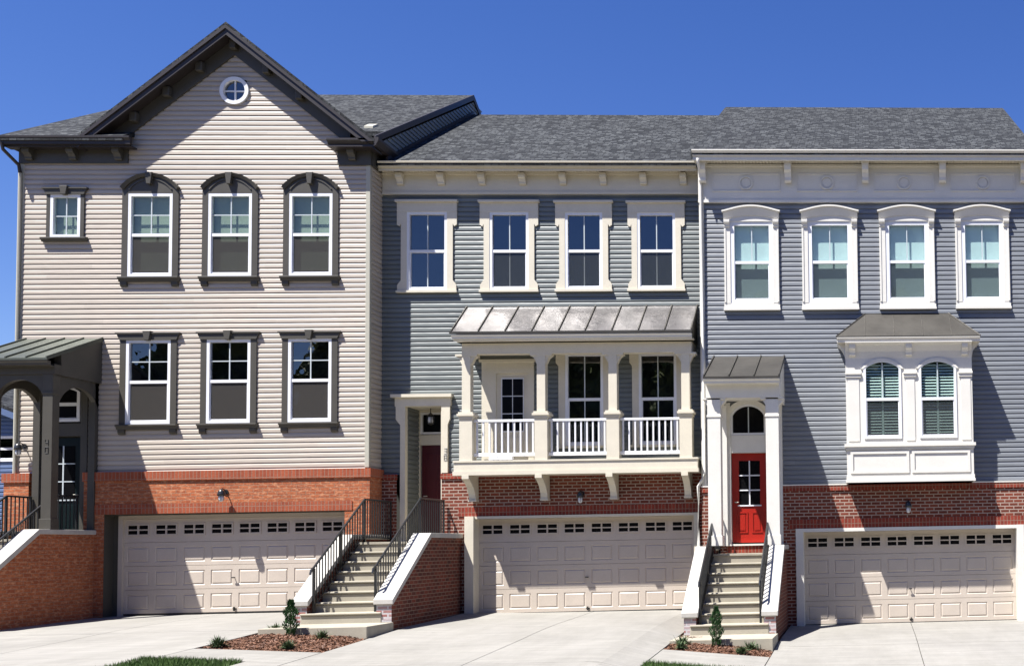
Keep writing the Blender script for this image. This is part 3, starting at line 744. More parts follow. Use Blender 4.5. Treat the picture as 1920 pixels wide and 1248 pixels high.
# left eave box + gutter, right cornice return
b=MB(); b.box(-18.9,-16.22,24.52,Y1-.056,10.72,10.75); b.box(-18.9,-16.22,24.50,24.52,10.70,10.90)
b.pyz([(24.45,10.90),(25.0,11.24),(36,10.8),(36,10.7),(24.5,10.75)],-18.9,-18.86); 
b.build('soffit','rake_trim',H1); b=MB(); b.box(-11.95,-10.94,24.46,25.5,10.70,10.74); b.build('soffit','rake_trim',H1)
b=MB(); gutter(b,-18.92,-16.17,24.50,10.74,10.91); b.build('gutter','rake_trim',H1)
b=MB(); b.pyz([(24.80,10.74),(24.50,10.74),(24.47,10.80),(24.42,10.84),(24.42,10.88),(24.80,10.98)],-11.97,-10.94); b.pxz([(-10.94,10.70),(-10.90,10.72),(-10.84,10.84),(-10.84,10.9),(-10.94,10.9)],24.415,25.7); b.build('cornice_return','rake_trim',H1)
b=MB(); b.box(-11.88,-11.15,Y1-.06,Y1-.003,10.38,10.72); b.box(-11.172,-11.13,Y1-.003,25.42,10.38,10.72); b.build('frieze_board','dark_trim',H1)
# main roof
roof_slab(H1,-18.9,-10.93,24.4,10.92,30.4,14.37,36.6,10.8,y_full=24.95,xl_end=-16.3)
b=MB(); m1=.575
b.pyz([(24.42,10.93),(30.4,14.38),(36.6,10.82),(36.6,10.68),(30.4,14.23),(24.42,10.78)],-10.935,-10.90); b.build('rake_fascia','rake_trim',H1)
siding('side_siding','cream_siding',H1,-10.95,10.85,14.2,lambda z:24.45+max(0,(z-10.74))/.575,lambda z:25.05+(z-10.54)/.6,axis='x',sgn=1).data.materials[0]=None or M['green_siding']
b=MB(); b.pyz([(25.0,10.58),(30.4,13.82),(30.4,13.90),(25.0,10.66)],-10.93,-10.89); b.build('flashing','rake_trim',H1)
b=MB(); b.box(-11.17,-10.96,25.45,36,10.3,10.7); b.build('parapet_base','room_dark',H1)
b=MB(); b.pyz([(25.35,11.44),(25.35,11.52),(25.60,11.66),(25.60,11.58)],-11.58,-11.38); b.build('roof_vent','post_trim',H1)
# downspout at the left corner
b=MB(); b.tube([(-18.86,24.42,10.76),(-18.84,24.44,10.62),(-18.70,24.70,10.36),(-18.70,24.74,10.2)],.036,8); b.build('downspout','rake_trim',H1)
b=MB(); b.tube([(-18.70,24.74,10.2),(-18.70,24.75,3.4)],.034,8); b.build('downspout','post_trim',H1)
# brick level
GY=24.72; gh=(-16.78,-11.67,-.5,2.60)
b=MB(); wall_grid(b,GY,-17.22,-11.13,-.3,3.44,[gh]); b.face([(-11.13,GY,-.3),(-11.13,25.36,-.3),(-11.13,25.36,3.44),(-11.13,GY,3.44)]); b.face([(-17.22,GY,-.3),(-17.22,GY,3.44),(-17.22,24.95,3.44),(-17.22,24.95,-.3)]); b.build('brick_wall','brick_orange',H1)
b=MB(); b.box(-18.88,-18.36,GY-.02,25.0,-.3,3.44); b.build('brick_pier','brick_orange',H1)
b=MB(); b.box(-17.24,-11.10,GY-.03,GY+.06,3.33,3.53); b.box(-11.13,-11.10,GY+.06,25.36,3.33,3.53); b.box(-18.91,-18.33,GY-.05,25.0,3.33,3.53); b.build('brick_ledge','soldier_orange',H1)
b=MB(); b.box(-16.98,-11.50,GY-.012,GY+.10,2.60,2.81); b.build('lintel','soldier_orange',H1)
b=MB(); b.box(-16.78,-16.66,25.02,25.06,-.3,2.574);b.box(-17.0,-16.78,GY+.003,25.4,-.3,2.60); b.box(-11.67,-11.4,GY+.003,25.4,-.3,2.60); b.box(-17.0,-11.4,GY+.101,25.4,2.575,2.66); b.build('garage_reveal','dark_trim',H1)
b=MB(); z0=.36;b.box(-16.66,-16.57,24.99,25.08,z0-.1,2.56);b.box(-11.78,-11.72,24.99,25.08,z0-.1,2.56);b.box(-16.66,-11.67,24.995,25.08,2.50,2.573);b.box(-11.72,-11.67,25.0,25.08,z0-.1,2.50); b.build('garage_frame','garage',H1)
garage_door(H1,-16.57,-11.78,.40,2.50,25.05)
# entry
zl1=2.07
b=MB(); b.box(-18.36,-17.22,Y1+.10,Y1+.14,zl1-.3,5.6); b.box(-18.30,-18.16,Y1-.05,Y1+.10,zl1,5.5);b.box(-17.33,-17.19,Y1-.05,Y1+.10,zl1,5.5);b.box(-18.16,-17.33,Y1-.03,Y1+.08,4.34,4.62);b.box(-18.30,-17.19,Y1-.05,Y1+.10,5.5,5.68)
b.build('door_surround','dark_trim',H1)
b=MB(); x0,x1,z0,z1=-18.13,-17.36,zl1+.03,4.31; yd=Y1+.055
b.box(x0,x1,yd,yd+.045,z0,z1)
for (a,c) in ((x0+.09,(x0+x1)/2-.04),((x0+x1)/2+.04,x1-.09)): b.box(a,c,yd-.012,yd,z0+.15,z0+.72)
d=b.build('front_door','teal_door',H1,bevel=.004)
b=MB(); b.face([(x0+.14,yd-.004,z0+.85),(x1-.14,yd-.004,z0+.85),(x1-.14,yd-.004,z1-.18),(x0+.14,yd-.004,z1-.18)]); b.build('pane','black_glass',d)
b=MB(); xm=(x0+x1)/2; b.box(xm-.014,xm+.014,yd-.016,yd-.005,z0+.85,z1-.18)
for k in (1,2): zz=lerp(z0+.85,z1-.18,k/3); b.box(x0+.14,x1-.14,yd-.015,yd-.006,zz-.012,zz+.012)
b.box(x0+.10,x1-.10,yd-.02,yd-.005,z0+.82,z0+.85); b.build('grille','vinyl_grey',d)
b=MB(); b.tube([(x1-.07,yd,z0+.95),(x1-.07,yd-.06,z0+.95),(x1-.13,yd-.06,z0+.95)],.012); b.build('handle','post_trim',d)
w=window(H1,-18.08,-17.38,4.66,5.44,Y1+.03,lo='h',glass='black_glass',arch=.12,up='none'); 
for oo in list(w.children):
    if oo.name.startswith('grille'): pass
P1=porch(H1,-18.55,-16.90,Y1,23.15,6.50,5.79,'dark_trim','roof_green',2.262,.20,True,4)
digits('40',-17.05,23.40,4.00,.12,P1)
s1=stoop('brick entry steps at the left edge of the row, leading to the dark arched porch',-18.62,-18.30,-17.26,-16.95,2.26,GY-.002,.69,'brick_orange',ytop=23.12,yland=23.20,right_side_rail=True)
# ================================================================== HOUSE 2 (balcony)
Y2=25.4
H2=thing('townhouse',(-7.5,Y2,.2),'grey green townhouse in the middle with a cream balcony over its garage','townhouse','row of attached townhouses')
W2=[(-10.61,-9.70,7.66,9.50),(-8.74,-7.85,7.66,9.49),(-7.02,-6.16,7.66,9.48),(-5.36,-4.48,7.66,9.47)]
L2=[(-7.03,-6.16,4.02,6.17),(-5.35,-4.48,4.02,6.16)]
holes=[(a+.01,c-.01,e+.01,h-.01) for a,c,e,h in W2+L2]+[(-8.62,-7.85,3.5,5.72),(-10.64,-9.79,1.5,4.99)]
siding('siding','green_siding',H2,Y2,3.42,9.95,-11.18,-3.80,holes)
b=MB(); b.box(-11.1,-3.85,36.3,36.4,0,10.5); b.box(-11.18,-10.9,Y2+1.8,Y2+1.85,0,10.3);b.box(-9.4,-3.85,Y2+.9,Y2+.92,2.6,10.3); b.build('inner_wall','room_dark',H2)
for i,(a,c,e,h) in enumerate(W2):
    w=window(H2,a,c,e,h,Y2,up='1x2',lo='1x2',glass='glass_navy',screen='screen_dark' if i else None)
    y=Y2-.014; b=MB()
    # shaped side casings, wide at head and foot
    for sx,xe in ((-1,a),(1,c)):
        prof=[(0,e-.0),(.21,e-.0),(.21,e+.13),(.13,e+.24),(.13,h-.28),(.16,h-.34),(.22,h-.30),(.22,h),(0,h)]
        p=[(xe+sx*u,z) for u,z in prof]; 
        if sx>0:p=p[::-1]
        b.pxz(p if sx<0 else p,y-.04,y)
    b.box(a-.22,c+.22,y-.045,y,h,h+.22); b.box(a-.25,c+.25,y-.10,y,h+.22,h+.27); b.build('casing','cream_trim',w)
    b=MB(); b.box(a-.23,c+.23,y-.075,y,e-.05,e-.001); b.build('sill','cream_trim',w)
for i,(a,c,e,h) in enumerate(L2):
    w=window(H2,a,c,e,h,Y2,up='1x2',lo='1x2',glass='glass_navy'); y=Y2-.014
    b=MB()
    for sx,xe in ((-1,a),(1,c)):
        p=[(xe+sx*u,z) for u,z in [(0,e),(.15,e),(.15,h-.30),(.21,h-.22),(.21,h),(0,h)]]
        b.pxz(p,y-.04,y)
    b.box(a-.21,c+.21,y-.045,y,h,h+.08); b.box(a-.21,c+.21,y-.06,y,e-.05,e-.001); b.build('casing','cream_trim',w)
# balcony door
y=Y2; b=MB(); b.box(-8.92,-8.60,y-.045,y+.05,3.62,5.98);b.box(-7.87,-7.74,y-.045,y+.05,3.62,5.98);b.box(-8.60,-7.87,y-.04,y+.05,5.72,5.98);b.box(-8.97,-7.70,y-.09,y-.001,5.98,6.04); b.build('door_surround','cream_trim',H2)
b=MB(); yd=y+.01; b.box(-8.60,-7.87,yd,yd+.05,3.66,5.72); d=b.build('balcony_door','cream_trim',H2)
b=MB(); b.box(-8.49,-7.98,yd-.02,yd,4.36,5.62); 
d2=b.build('door_lite_frame','vinyl',d)
b=MB(); 
for i in range(2):
    for k in range(3):
        xa=-8.465+i*.2425; za=4.39+k*.407; b.box(xa,xa+.225,yd-.026,yd-.021,za,za+.385)
b.build('pane','black_glass',d)
b=MB(); b.box(-8.46,-8.01,yd-.015,yd,3.80,4.24); b.build('door_panel','cream_trim',d,bevel=.01)
# frieze, soffit, gutter
b=MB(); b.box(-11.16,-3.84,Y2-.05,Y2-.002,9.90,10.42); b.box(-11.16,-3.84,Y2-.075,Y2-.05,9.90,9.96); b.box(-11.16,-3.84,Y2-.12,Y2-.05,10.36,10.42); b.build('frieze_board','cream_trim',H2)
b=MB(); b.box(-11.16,-3.92,25.04,Y2-.05,10.42,10.44)
x=-11.1
while x<-4.0: b.box(x,x+.03,25.06,Y2-.125,10.40,10.42); x+=.075
b.build('soffit','cream_trim',H2)
b=MB(); gutter(b,-11.1,-3.93,25.05,10.43,10.55,.11); b.box(-11.12,-3.93,25.052,25.075,10.36,10.55); b.build('gutter','cream_trim',H2)
for k in range(8):
    q=MB(); corbel(q,-10.74+.924*k,.15,Y2-.051,10.12,10.37,.16); q.build('bracket','cream_trim',H2)
roof_slab(H2,-11.16,-3.86,24.96,10.56,30.4,13.82,36.4,10.4)
# brick
GY2=25.32; gh2=(-9.25,-3.98,-.5,2.43)
b=MB(); wall_grid(b,GY2,-9.80,-3.84,-.3,3.30,[gh2]); wall_grid(b,GY2,-11.13,-10.80,-.3,3.30,[]); wall_grid(b,GY2,-10.80,-9.80,-.3,1.5,[])
b.face([(-9.80,GY2,-.3),(-9.80,GY2,3.30),(-9.80,26.0,3.30),(-9.80,26.0,-.3)]); b.build('brick_wall','brick_red',H2)
b=MB(); b.box(-9.82,-3.86,GY2-.03,GY2+.06,3.30,3.42); b.box(-11.13,-10.80,GY2-.03,GY2+.06,3.30,3.42); b.build('brick_ledge','soldier_red',H2)
b=MB(); b.box(-9.42,-3.84,GY2-.012,GY2+.08,2.43,2.64); b.build('lintel','soldier_red',H2)
b=MB(); b.box(-9.25,-9.05,25.20,25.60,-.1,2.43); b.box(-4.10,-3.98,25.26,25.60,-.1,2.43); b.box(-9.05,-4.10,25.27,25.60,2.37,2.428); b.build('garage_frame','cream_trim',H2)
garage_door(H2,-9.05,-4.10,.205,2.37,25.56)
# entry recess
zl2=1.87
b=MB()
for sx,xi,xo in ((-1,-10.62,-10.83),(1,-9.81,-9.62)):
    zb_=3.44
    if sx<0: b.pxz([(xi,1.7),(xo+.10,1.7),(xo+.10,zb_),(xo+.10,4.55),(xo,4.68),(xo,4.98),(xi,4.98)],Y2-.08,Y2+.06)
    else: b.pxz([(xi,zb_),(xi,4.98),(xo,4.98),(xo,4.68),(xo-.05,4.55),(xo-.05,zb_)],Y2-.08,Y2+.06)
b.box(-10.85,-9.60,Y2-.085,Y2+.06,4.98,5.18); b.box(-10.92,-9.56,Y2-.16,Y2+.02,5.18,5.25)
b.box(-9.83,-9.81,Y2-.05,26.0,zl2,4.98)
b.build('entry_surround','cream_trim',H2)
siding('side_siding','green_siding',H2,-10.64,zl2,4.98,Y2+.06,26.2,axis='x',sgn=1)
b=MB(); b.box(-10.66,-9.60,Y2+.06,26.3,4.98,5.02); b.box(-10.70,-10.60,26.10,26.2,zl2,4.98); b.box(-10.60,-9.80,26.12,26.2,4.16,4.40); b.box(-10.60,-9.80,26.12,26.2,4.93,4.98);b.box(-10.64,-9.8,26.2,26.24,zl2-.2,4.98);b.build('door_casing','cream_trim',H2)
window(H2,-10.60,-9.70,4.42,4.93,26.16,lo=False,up='none',glass='black_glass',fw=.045)
b=MB(); b.box(-10.57,-9.70,26.13,26.18,zl2+.06,4.15); 
for (a,c,e,h) in ((-10.47,-10.2,2.1,2.75),(-10.12,-9.85,2.1,2.75),(-10.47,-10.2,2.9,3.95),(-10.12,-9.85,2.9,3.95)): b.box(a,c,26.118,26.13,e,h)
d=b.build('front_door','wine_door',H2,bevel=.006)
b=MB(); b.tube([(-10.50,26.13,2.95),(-10.50,26.07,2.95),(-10.42,26.07,2.95)],.012); b.build('handle','post_trim',d)
b=MB(); b.box(-10.66,-9.60,25.38,26.25,zl2-.1,zl2+.05); b.build('threshold','step',H2)
digits('38',-9.715,Y2-.08,3.88,.12,H2)
t=thing('hanging_lantern',(-10.22,25.75,4.6),'small black lantern hanging in the recessed entry with the dark wine door','lantern')
b=MB(); b.tube([(-10.22,25.75,4.98),(-10.22,25.75,4.86)],.01,6); b.lathe((-10.22,25.75,4.62),[(.01,.26),(.05,.22),(.085,.18),(.085,.17)],12); b.lathe((-10.22,25.75,4.62),[(.0,-.03),(.04,-.02),(.075,0),(.08,.01)],12)
for k in range(4):
    q=k*math.pi/2+.5; b.tube([(-10.22+.08*math.cos(q),25.75+.08*math.sin(q),4.79),(-10.22+.07*math.cos(q),25.75+.07*math.sin(q),4.63)],.008,5)
b.build('lantern_frame','black_metal',t)
b=MB(); b.lathe((-10.22,25.75,4.63),[(.05,0),(.06,.06),(.055,.15)],12); b.build('lantern_glass','lamp_glass',t,smooth=True)
# balcony
BX0,BX1=-9.30,-3.91; BF=24.70
b=MB(); b.box(BX0,BX1,BF,GY2-.031,3.40,3.62); b.box(BX0-.02,BX1+.02,BF-.02,Y2-.1,3.33,3.42); b.box(BX0-.015,BX1+.015,BF-.02,BF+.30,3.62,3.66); b.build
bal=b.build('balcony','cream_trim',H2)
b=MB(); b.box(BX0+.01,BX1-.01,BF+.30,Y2-.02,3.55,3.60); b.build('deck','step',bal)
cxs=[-9.04,-7.39,-5.80,-4.17]
for x in cxs:
    b=MB(); b.box(x-.14,x+.14,BF,BF+.28,3.66,4.60); b.box(x-.155,x+.155,BF-.015,BF+.295,4.60,4.66);b.box(x-.185,x+.185,BF-.04,BF+.32,4.66,4.71);b.box(x-.16,x+.16,BF-.02,BF+.30,4.71,4.75); b.build('pedestal','cream_trim',bal)
    b=MB(); b.box(x-.095,x+.095,BF+.03,BF+.22,4.75,6.06)
    b.build('column','cream_trim',bal,bevel=.006)
    b=MB()
    z=6.06
    b.pxz([(x-.22,z),(x-.22,z-.05),(x-.16,z-.10),(x-.12,z-.19),(x-.095,z-.24),(x+.095,z-.24),(x+.12,z-.19),(x+.16,z-.10),(x+.22,z-.05),(x+.22,z)],BF+.05,BF+.20)
    b.box(x-.24,x+.24,BF+.02,BF+.23,z-.045,z-.001); b.build('capital','cream_trim',bal)
b=MB(); b.box(-9.13,-4.03,BF+.02,BF+.23,6.06,6.30); b.box(-9.13,-8.95,BF+.23,Y2-.05,6.06,6.34);b.box(-4.2,-4.03,BF+.23,Y2-.05,6.06,6.34); b.box(-8.95,-4.2,BF+.23,Y2-.05,6.30,6.33)
b.box(-9.24,-3.96,24.57,BF+.02,6.33,6.35)
b.build('beam','cream_trim',bal)
b=MB(); gutter(b,-9.27,-3.98,24.53,6.36,6.45,.08); b.box(-9.25,-3.99,24.532,24.57,6.32,6.44);
b.build('gutter','white_trim',bal)
yt,zt,ye,ze=25.38,7.26,24.44,6.51
b=MB(); b.pyz([(yt,zt),(ye,ze),(ye,ze-.04),(yt,zt-.06)],-9.27,-3.98)
# individual pans, each a little buckled
b2=MB(); rnd=random.Random(5)
nx=9
for k in range(nx+0):
    xa=lerp(-9.27,-3.98,k/nx)+.012; xb=lerp(-9.27,-3.98,(k+1)/nx)-.012
    m_,n_=6,6; base=len(b2.v); am=rnd.uniform(.006,.016); ph=rnd.uniform(0,3)
    for j in range(n_+1):
        for i in range(m_+1):
            u,v=i/m_,j/n_; bulge=am*math.sin(math.pi*u)*math.sin(math.pi*v)*math.sin(3*v+ph+2*u)
            yy=lerp(ye,yt,v); zz=lerp(ze,zt,v)+.006+bulge
            b2.v.append((lerp(xa,xb,u),yy,zz))
    for j in range(n_):
        for i in range(m_):
            q=base+j*(m_+1)+i; b2.f.append((q,q+1,q+m_+2,q+m_+1))
rf=b.build('balcony_roof','roof_bronze',H2)
b2.build('roof_pan','roof_bronze',rf,smooth=True)
for k in range(nx+1):
    b=MB(); x=lerp(-9.262,-3.988,k/nx); b.pyz([(yt,zt),(yt,zt+.045),(ye,ze+.045),(ye,ze)],x-.011,x+.011); b.build('standing_seam','roof_brown',rf)
b=MB(); b.box(-9.3,-3.97,ye-.012,ye-.001,ze-.05,ze+.004); b.build('drip_edge','roof_brown',rf)
for (xa,xb) in ((-9.24,-9.20),(-4.03,-3.99)): b=MB(); b.pyz([(BF+.0,6.33),(Y2-.02,6.33),(Y2-.02,7.19),(BF-.05,6.58)],xa,xb); b.build('roof_cheek','roof_brown',rf)
for xa,xb in zip(cxs,cxs[1:]):
    r=MB(); a,c=xa+.14,xb-.14; yr=BF+.13
    r.box(a,c,yr-.03,yr+.03,4.53,4.585); rr=r.build('railing','vinyl',bal,bevel=.006); r=MB(); r.box(a,c,yr-.03,yr+.03,3.75,3.83); r.build('bottom_rail','vinyl',rr,bevel=.006)
    n=int((c-a)/.127)
    for k in range(n):
        x=a+(c-a)*(k+.5)/n; q=MB(); q.box(x-.017,x+.017,yr-.017,yr+.017,3.83,4.53); q.build('baluster','vinyl',rr)
for x in (-9.04,-7.44,-5.88,-4.20):
    q=MB(); yb0=GY2-.03; d_=.62
    q.pyz([(yb0,3.33),(yb0-d_,3.33),(yb0-d_,3.25),(yb0-d_*.80,3.20),(yb0-d_*.52,3.08),(yb0-d_*.34,2.93),(yb0-d_*.30,2.84),(yb0-d_*.30,2.79),(yb0,2.79)],x-.075,x+.075); q.box(x-.09,x+.09,yb0-d_*.33,yb0,2.76,2.80); q.build('bracket','cream_trim',bal)
t=MB(); rnd=random.Random(9)
for k in range(5):
    x=-8.55+k*.1; t.prism([(x,24.82,3.67),(x+.12,24.82,3.665),(x+.13,24.82,3.67+rnd.uniform(.04,.1)),(x+.02,24.82,3.67+rnd.uniform(.04,.14))],[(x+.02,24.68,3.668),(x+.14,24.675,3.668),(x+.11,24.685,3.67+rnd.uniform(.02,.07)),(x+.03,24.69,3.67+rnd.uniform(.02,.08))])
tag(t.build('plastic_wrap','plastic',origin=(-8.35,24.65,3.67)),'crumpled white plastic wrap lying on the balcony floor by the left railing','plastic wrap')
s2=stoop('brick entry steps in the middle between the first and second garage doors',-11.22,-10.93,-9.68,-9.33,2.04,GY2-.002,.49,'brick_dark')
# ================================================================== HOUSE 3
Y3=24.9
H3=thing('townhouse',(0,Y3,-.2),'blue grey townhouse with white trim, a bay window and a red front door','townhouse','row of attached townhouses')
W3=[(-3.14,-2.17,7.20,9.10),(-1.36,-.36,7.20,9.10),(.43,1.43,7.20,9.10),(2.20,3.18,7.20,9.10)]
holes=[(a+.01,c-.01,e+.01,h-.01) for a,c,e,h in W3]+[(-3.27,-2.31,1.4,4.99),(-.5,2.3,2.9,6.2)]
siding('siding','blue_siding',H3,Y3,2.98,9.6,-3.74,3.84,holes)
b=MB(); b.box(-3.86,-3.84,Y3+.09,36.2,-.3,10.5); b.box(3.84,3.86,Y3+.09,36.2,-.3,10.5);b.box(-3.84,3.84,36.2,36.25,-.3,10.5);b.box(-3.84,3.84,Y3+.9,Y3+.92,-.3,10.4); b.pxz([(-3.84,10.5),(3.84,10.5),(3.84,10.6),(-3.84,10.6)],Y3+.1,36)
b.build('inner_wall','room_dark',H3)
for xa,xb in ((-3.85,-3.74),(3.84,3.93)): b=MB(); b.box(xa,xb,Y3-.03,Y3+.09,2.98,9.55); b.build('corner_post','white_trim',H3,bevel=.006)
for i,(a,c,e,h) in enumerate(W3):
    w=window(H3,a,c,e,h,Y3,fw=.09,up='1x2',glass='glass',blind='blind',blind_top=.97,screen='screen_dark'); y=Y3-.012; xm=(a+c)/2
    b=MB(); b.box(a-.14,a,y-.05,y,e,h);b.box(c,c+.14,y-.05,y,e,h)
    b.box(a-.135,a-.10,y-.065,y-.05,e+.02,h-.08);b.box(c+.10,c+.135,y-.065,y-.05,e+.02,h-.08)
    n=16; lo_=[];hi_=[]
    def og(u,z0_,ht): # ogee arched head line
        s=abs(u); return z0_+ht*(1-s*s)**1.35 if s<1 else z0_
    W=(c-a)/2+.15
    for k in range(n+1):
        u=-1+2*k/n; x=xm+u*W; lo_.append((x,og(u,h+.055,.075))); hi_.append((x,og(u,h+.20,.125)))
    b.pxz([(xm-W+.01,h),(xm+W-.01,h)]+[(p[0],p[1]) for p in lo_[::-1]],y-.055,y); b.build('casing','white_trim',w)
    hd=MB()
    for k in range(n):
        hd.prism([(lo_[k][0],y,lo_[k][1]),(lo_[k+1][0],y,lo_[k+1][1]),(hi_[k+1][0],y,hi_[k+1][1]),(hi_[k][0],y,hi_[k][1])],[(lo_[k][0],y-.07,lo_[k][1]),(lo_[k+1][0],y-.07,lo_[k+1][1]),(hi_[k+1][0],y-.12,hi_[k+1][1]),(hi_[k][0],y-.12,hi_[k][1])])
    hd2=[(p[0]+(-.03 if p[0]<xm else .03)*abs(p[0]-xm)/W,p[1]) for p in hi_]
    for k in range(n):
        hd.prism([(hd2[k][0],y,hd2[k][1]),(hd2[k+1][0],y,hd2[k+1][1]),(hd2[k+1][0],y,hd2[k+1][1]+.035),(hd2[k][0],y,hd2[k][1]+.035)],[(hd2[k][0],y-.15,hd2[k][1]),(hd2[k+1][0],y-.15,hd2[k+1][1]),(hd2[k+1][0],y-.15,hd2[k+1][1]+.035),(hd2[k][0],y-.15,hd2[k][1]+.035)])
    hd.build('arch_hood','white_trim',w)
    for xq in (a-.075,c+.075):
        q=MB(); corbel(q,xq,.13,y-.05,h-.14,h+.03,.07); q.build('corbel','white_trim',w)
    b=MB(); b.box(a-.15,c+.15,y-.045,y,e-.12,e); b.box(a-.16,c+.16,y-.085,y,e-.17,e-.12); b.build('sill','white_trim',w)
# frieze
b=MB(); b.box(-3.86,3.92,Y3-.05,Y3-.002,9.54,10.42); b.box(-3.86,3.92,Y3-.075,Y3-.05,9.54,9.60); b.box(-3.86,3.92,Y3-.11,Y3-.05,10.37,10.42)
brx=[-3.74,-1.79,-.01,1.78,3.68]
for xa,xb in zip(brx,brx[1:]):
    a,c,e,h=xa+.19,xb-.19,9.80,10.20; y=Y3-.05; t_=.022
    b.box(a,c,y-.018,y,e,e+t_);b.box(a,a+t_,y-.018,y,e+t_,h);b.box(c-t_,c,y-.018,y,e+t_,h);b.box(a,c,y-.018,y,h,h+t_)
    xm=(a+c)/2; zm=10.0; n=24; co=[(xm+.16*math.cos(2*math.pi*i/n),zm+.16*math.sin(2*math.pi*i/n)) for i in range(n)]; ci=[(xm+.125*math.cos(2*math.pi*i/n),zm+.125*math.sin(2*math.pi*i/n)) for i in range(n)]
    ring(b,co,ci,y-.03,y-.0005); b.pxz([(xm+.11*math.cos(-2*math.pi*i/n),zm+.11*math.sin(-2*math.pi*i/n)) for i in range(n)],y-.012,y-.0005)
b.build('frieze_board','white_trim',H3)
for x in brx:
    q=MB(); corbel(q,x,.15,Y3-.111,9.98,10.42,.20); q.box(x-.09,x+.09,Y3-.33,Y3-.05,10.42,10.45) ; q.build('bracket','white_trim',H3)
b=MB(); b.box(-3.92,3.95,24.50,Y3-.05,10.45,10.47)
x=-3.85
while x<3.9: b.box(x,x+.03,24.52,Y3-.115,10.43,10.45); x+=.075
b.build('soffit','cream_trim',H3)
b=MB(); gutter(b,-3.93,3.97,24.50,10.49,10.62,.12); b.box(-3.93,3.97,24.502,24.53,10.40,10.61); b.box(-3.93,3.97,24.46,24.502,10.40,10.49); b.build('gutter','white_trim',H3)
roof_slab(H3,-3.92,3.96,24.42,10.62,30.4,14.06,36.4,10.6)
b=MB()
for (xa,xb) in ((-3.95,-3.922),(3.962,3.99)): b.pyz([(24.42,10.60),(30.4,14.04),(36.4,10.58),(36.4,10.40),(30.4,13.85),(24.42,10.40)],xa,xb)
b.build('rake_fascia','shingle',H3)
b=MB(); 
for (xa,xb) in ((-3.87,-3.83),(3.83,3.87)): b.pyz([(Y3,10.3),(36.2,10.3),(36.2,10.55),(30.4,13.85),(Y3,10.68)],xa,xb)
b.build('gable_side','blue_siding',H3)
b=MB(); b.tube([(-3.80,24.44,10.44),(-3.80,24.50,10.34),(-3.79,24.80,10.12),(-3.79,24.82,9.9),(-3.79,24.83,3.30),(-3.83,24.80,3.14),(-3.91,24.78,3.0),(-3.92,24.78,1.7),(-3.92,24.78,.4)],.035,8); b.build('downspout','white_trim',H3,smooth=True)
# brick
GY3=24.83; gh3=(-1.73,3.50,-.8,2.0)
b=MB(); wall_grid(b,GY3,-3.84,3.93,-.6,2.86,[gh3,(-3.30,-2.30,1.2,2.86)]); b.build('brick_wall','brick_red',H3)
b=MB(); b.box(-3.86,-3.30,GY3-.03,GY3+.06,2.86,2.98); b.box(-2.30,3.94,GY3-.03,GY3+.06,2.86,2.98); b.build('brick_ledge','soldier_red',H3)
b=MB(); b.box(-3.86,-3.30,GY3-.04,GY3+.06,2.981,3.01); b.box(-2.30,-.52,GY3-.04,GY3+.06,2.981,3.01);b.box(2.33,3.94,GY3-.04,GY3+.06,2.981,3.01); b.build('water_table','white_trim',H3)
b=MB(); b.box(-1.90,3.66,GY3-.012,GY3+.08,2.0,2.21); b.build('lintel','soldier_red',H3)
b=MB(); b.box(-1.73,-1.56,24.79,25.16,-.4,2.0); b.box(3.33,3.50,24.79,25.16,-.4,2.0); b.box(-1.56,3.33,24.80,25.16,1.92,1.998); b.build('garage_frame','white_trim',H3)
garage_door(H3,-1.56,3.33,-.195,1.92,25.12)
# red door
zl3=1.47
yd=25.02; y=Y3
b=MB(); b.box(-3.31,-3.19,y-.06,y+.16,zl3+.21,4.9); b.box(-2.38,-2.28,y-.06,y+.16,zl3+.21,4.9); b.box(-3.19,-2.38,y-.03,y+.15,3.76,4.16)
xm=-2.785; a1=arc(xm,4.62,.53,.36,16); a0=arc(xm,4.62,.405,.25,16)
for k in range(16): b.prism([(a0[k][0],y+.1,a0[k][1]),(a0[k+1][0],y+.1,a0[k+1][1]),(a1[k+1][0],y+.1,a1[k+1][1]),(a1[k][0],y+.1,a1[k][1])],[(a0[k][0],y-.062,a0[k][1]),(a0[k+1][0],y-.062,a0[k+1][1]),(a1[k+1][0],y-.062,a1[k+1][1]),(a1[k][0],y-.062,a1[k][1])])
b.build('door_surround','white_trim',H3)
b=MB(); s1=arc(xm,4.62,.50,.34,16)
for k in range(16): b.face([(s1[k][0],y-.006,s1[k][1]),(s1[k+1][0],y-.006,s1[k+1][1]),(s1[k+1][0],y-.006,5.0),(s1[k][0],y-.006,5.0)])
b.build('siding_infill','blue_siding',H3)
window(H3,-3.19,-2.38,4.165,4.87,y+.04,lo=False,up='1x2',glass='black_glass',arch=.25,fw=.05,proud=.05)
x0,x1,z0,z1=-3.185,-2.385,zl3+.24,3.755
b=MB(); st=.125
lx0,lx1,lz0,lz1=x0+.16,x1-.16,z0+.86,z1-.17
b.box(x0,lx0,yd,yd+.045,z0,z1);b.box(lx1,x1,yd,yd+.045,z0,z1);b.box(lx0,lx1,yd,yd+.045,z0,lz0);b.box(lx0,lx1,yd,yd+.045,lz1,z1)
for (a,c) in ((x0+.11,(x0+x1)/2-.045),((x0+x1)/2+.045,x1-.11)):
    ring(b,[(a,z0+.22),(c,z0+.22),(c,z0+.70),(a,z0+.70)],[(a+.03,z0+.25),(c-.03,z0+.25),(c-.03,z0+.67),(a+.03,z0+.67)],yd-.014,yd-.0005); b.box(a+.06,c-.06,yd-.010,yd-.0005,z0+.28,z0+.64)
d=b.build('front_door','red_door',H3)
b=MB(); b.box(lx0,lx1,yd+.02,yd+.03,lz0,lz1); b.build('pane','black_glass',d)
b=MB(); b.box((x0+x1)/2-.014,(x0+x1)/2+.014,yd-.002,yd+.019,lz0,lz1)
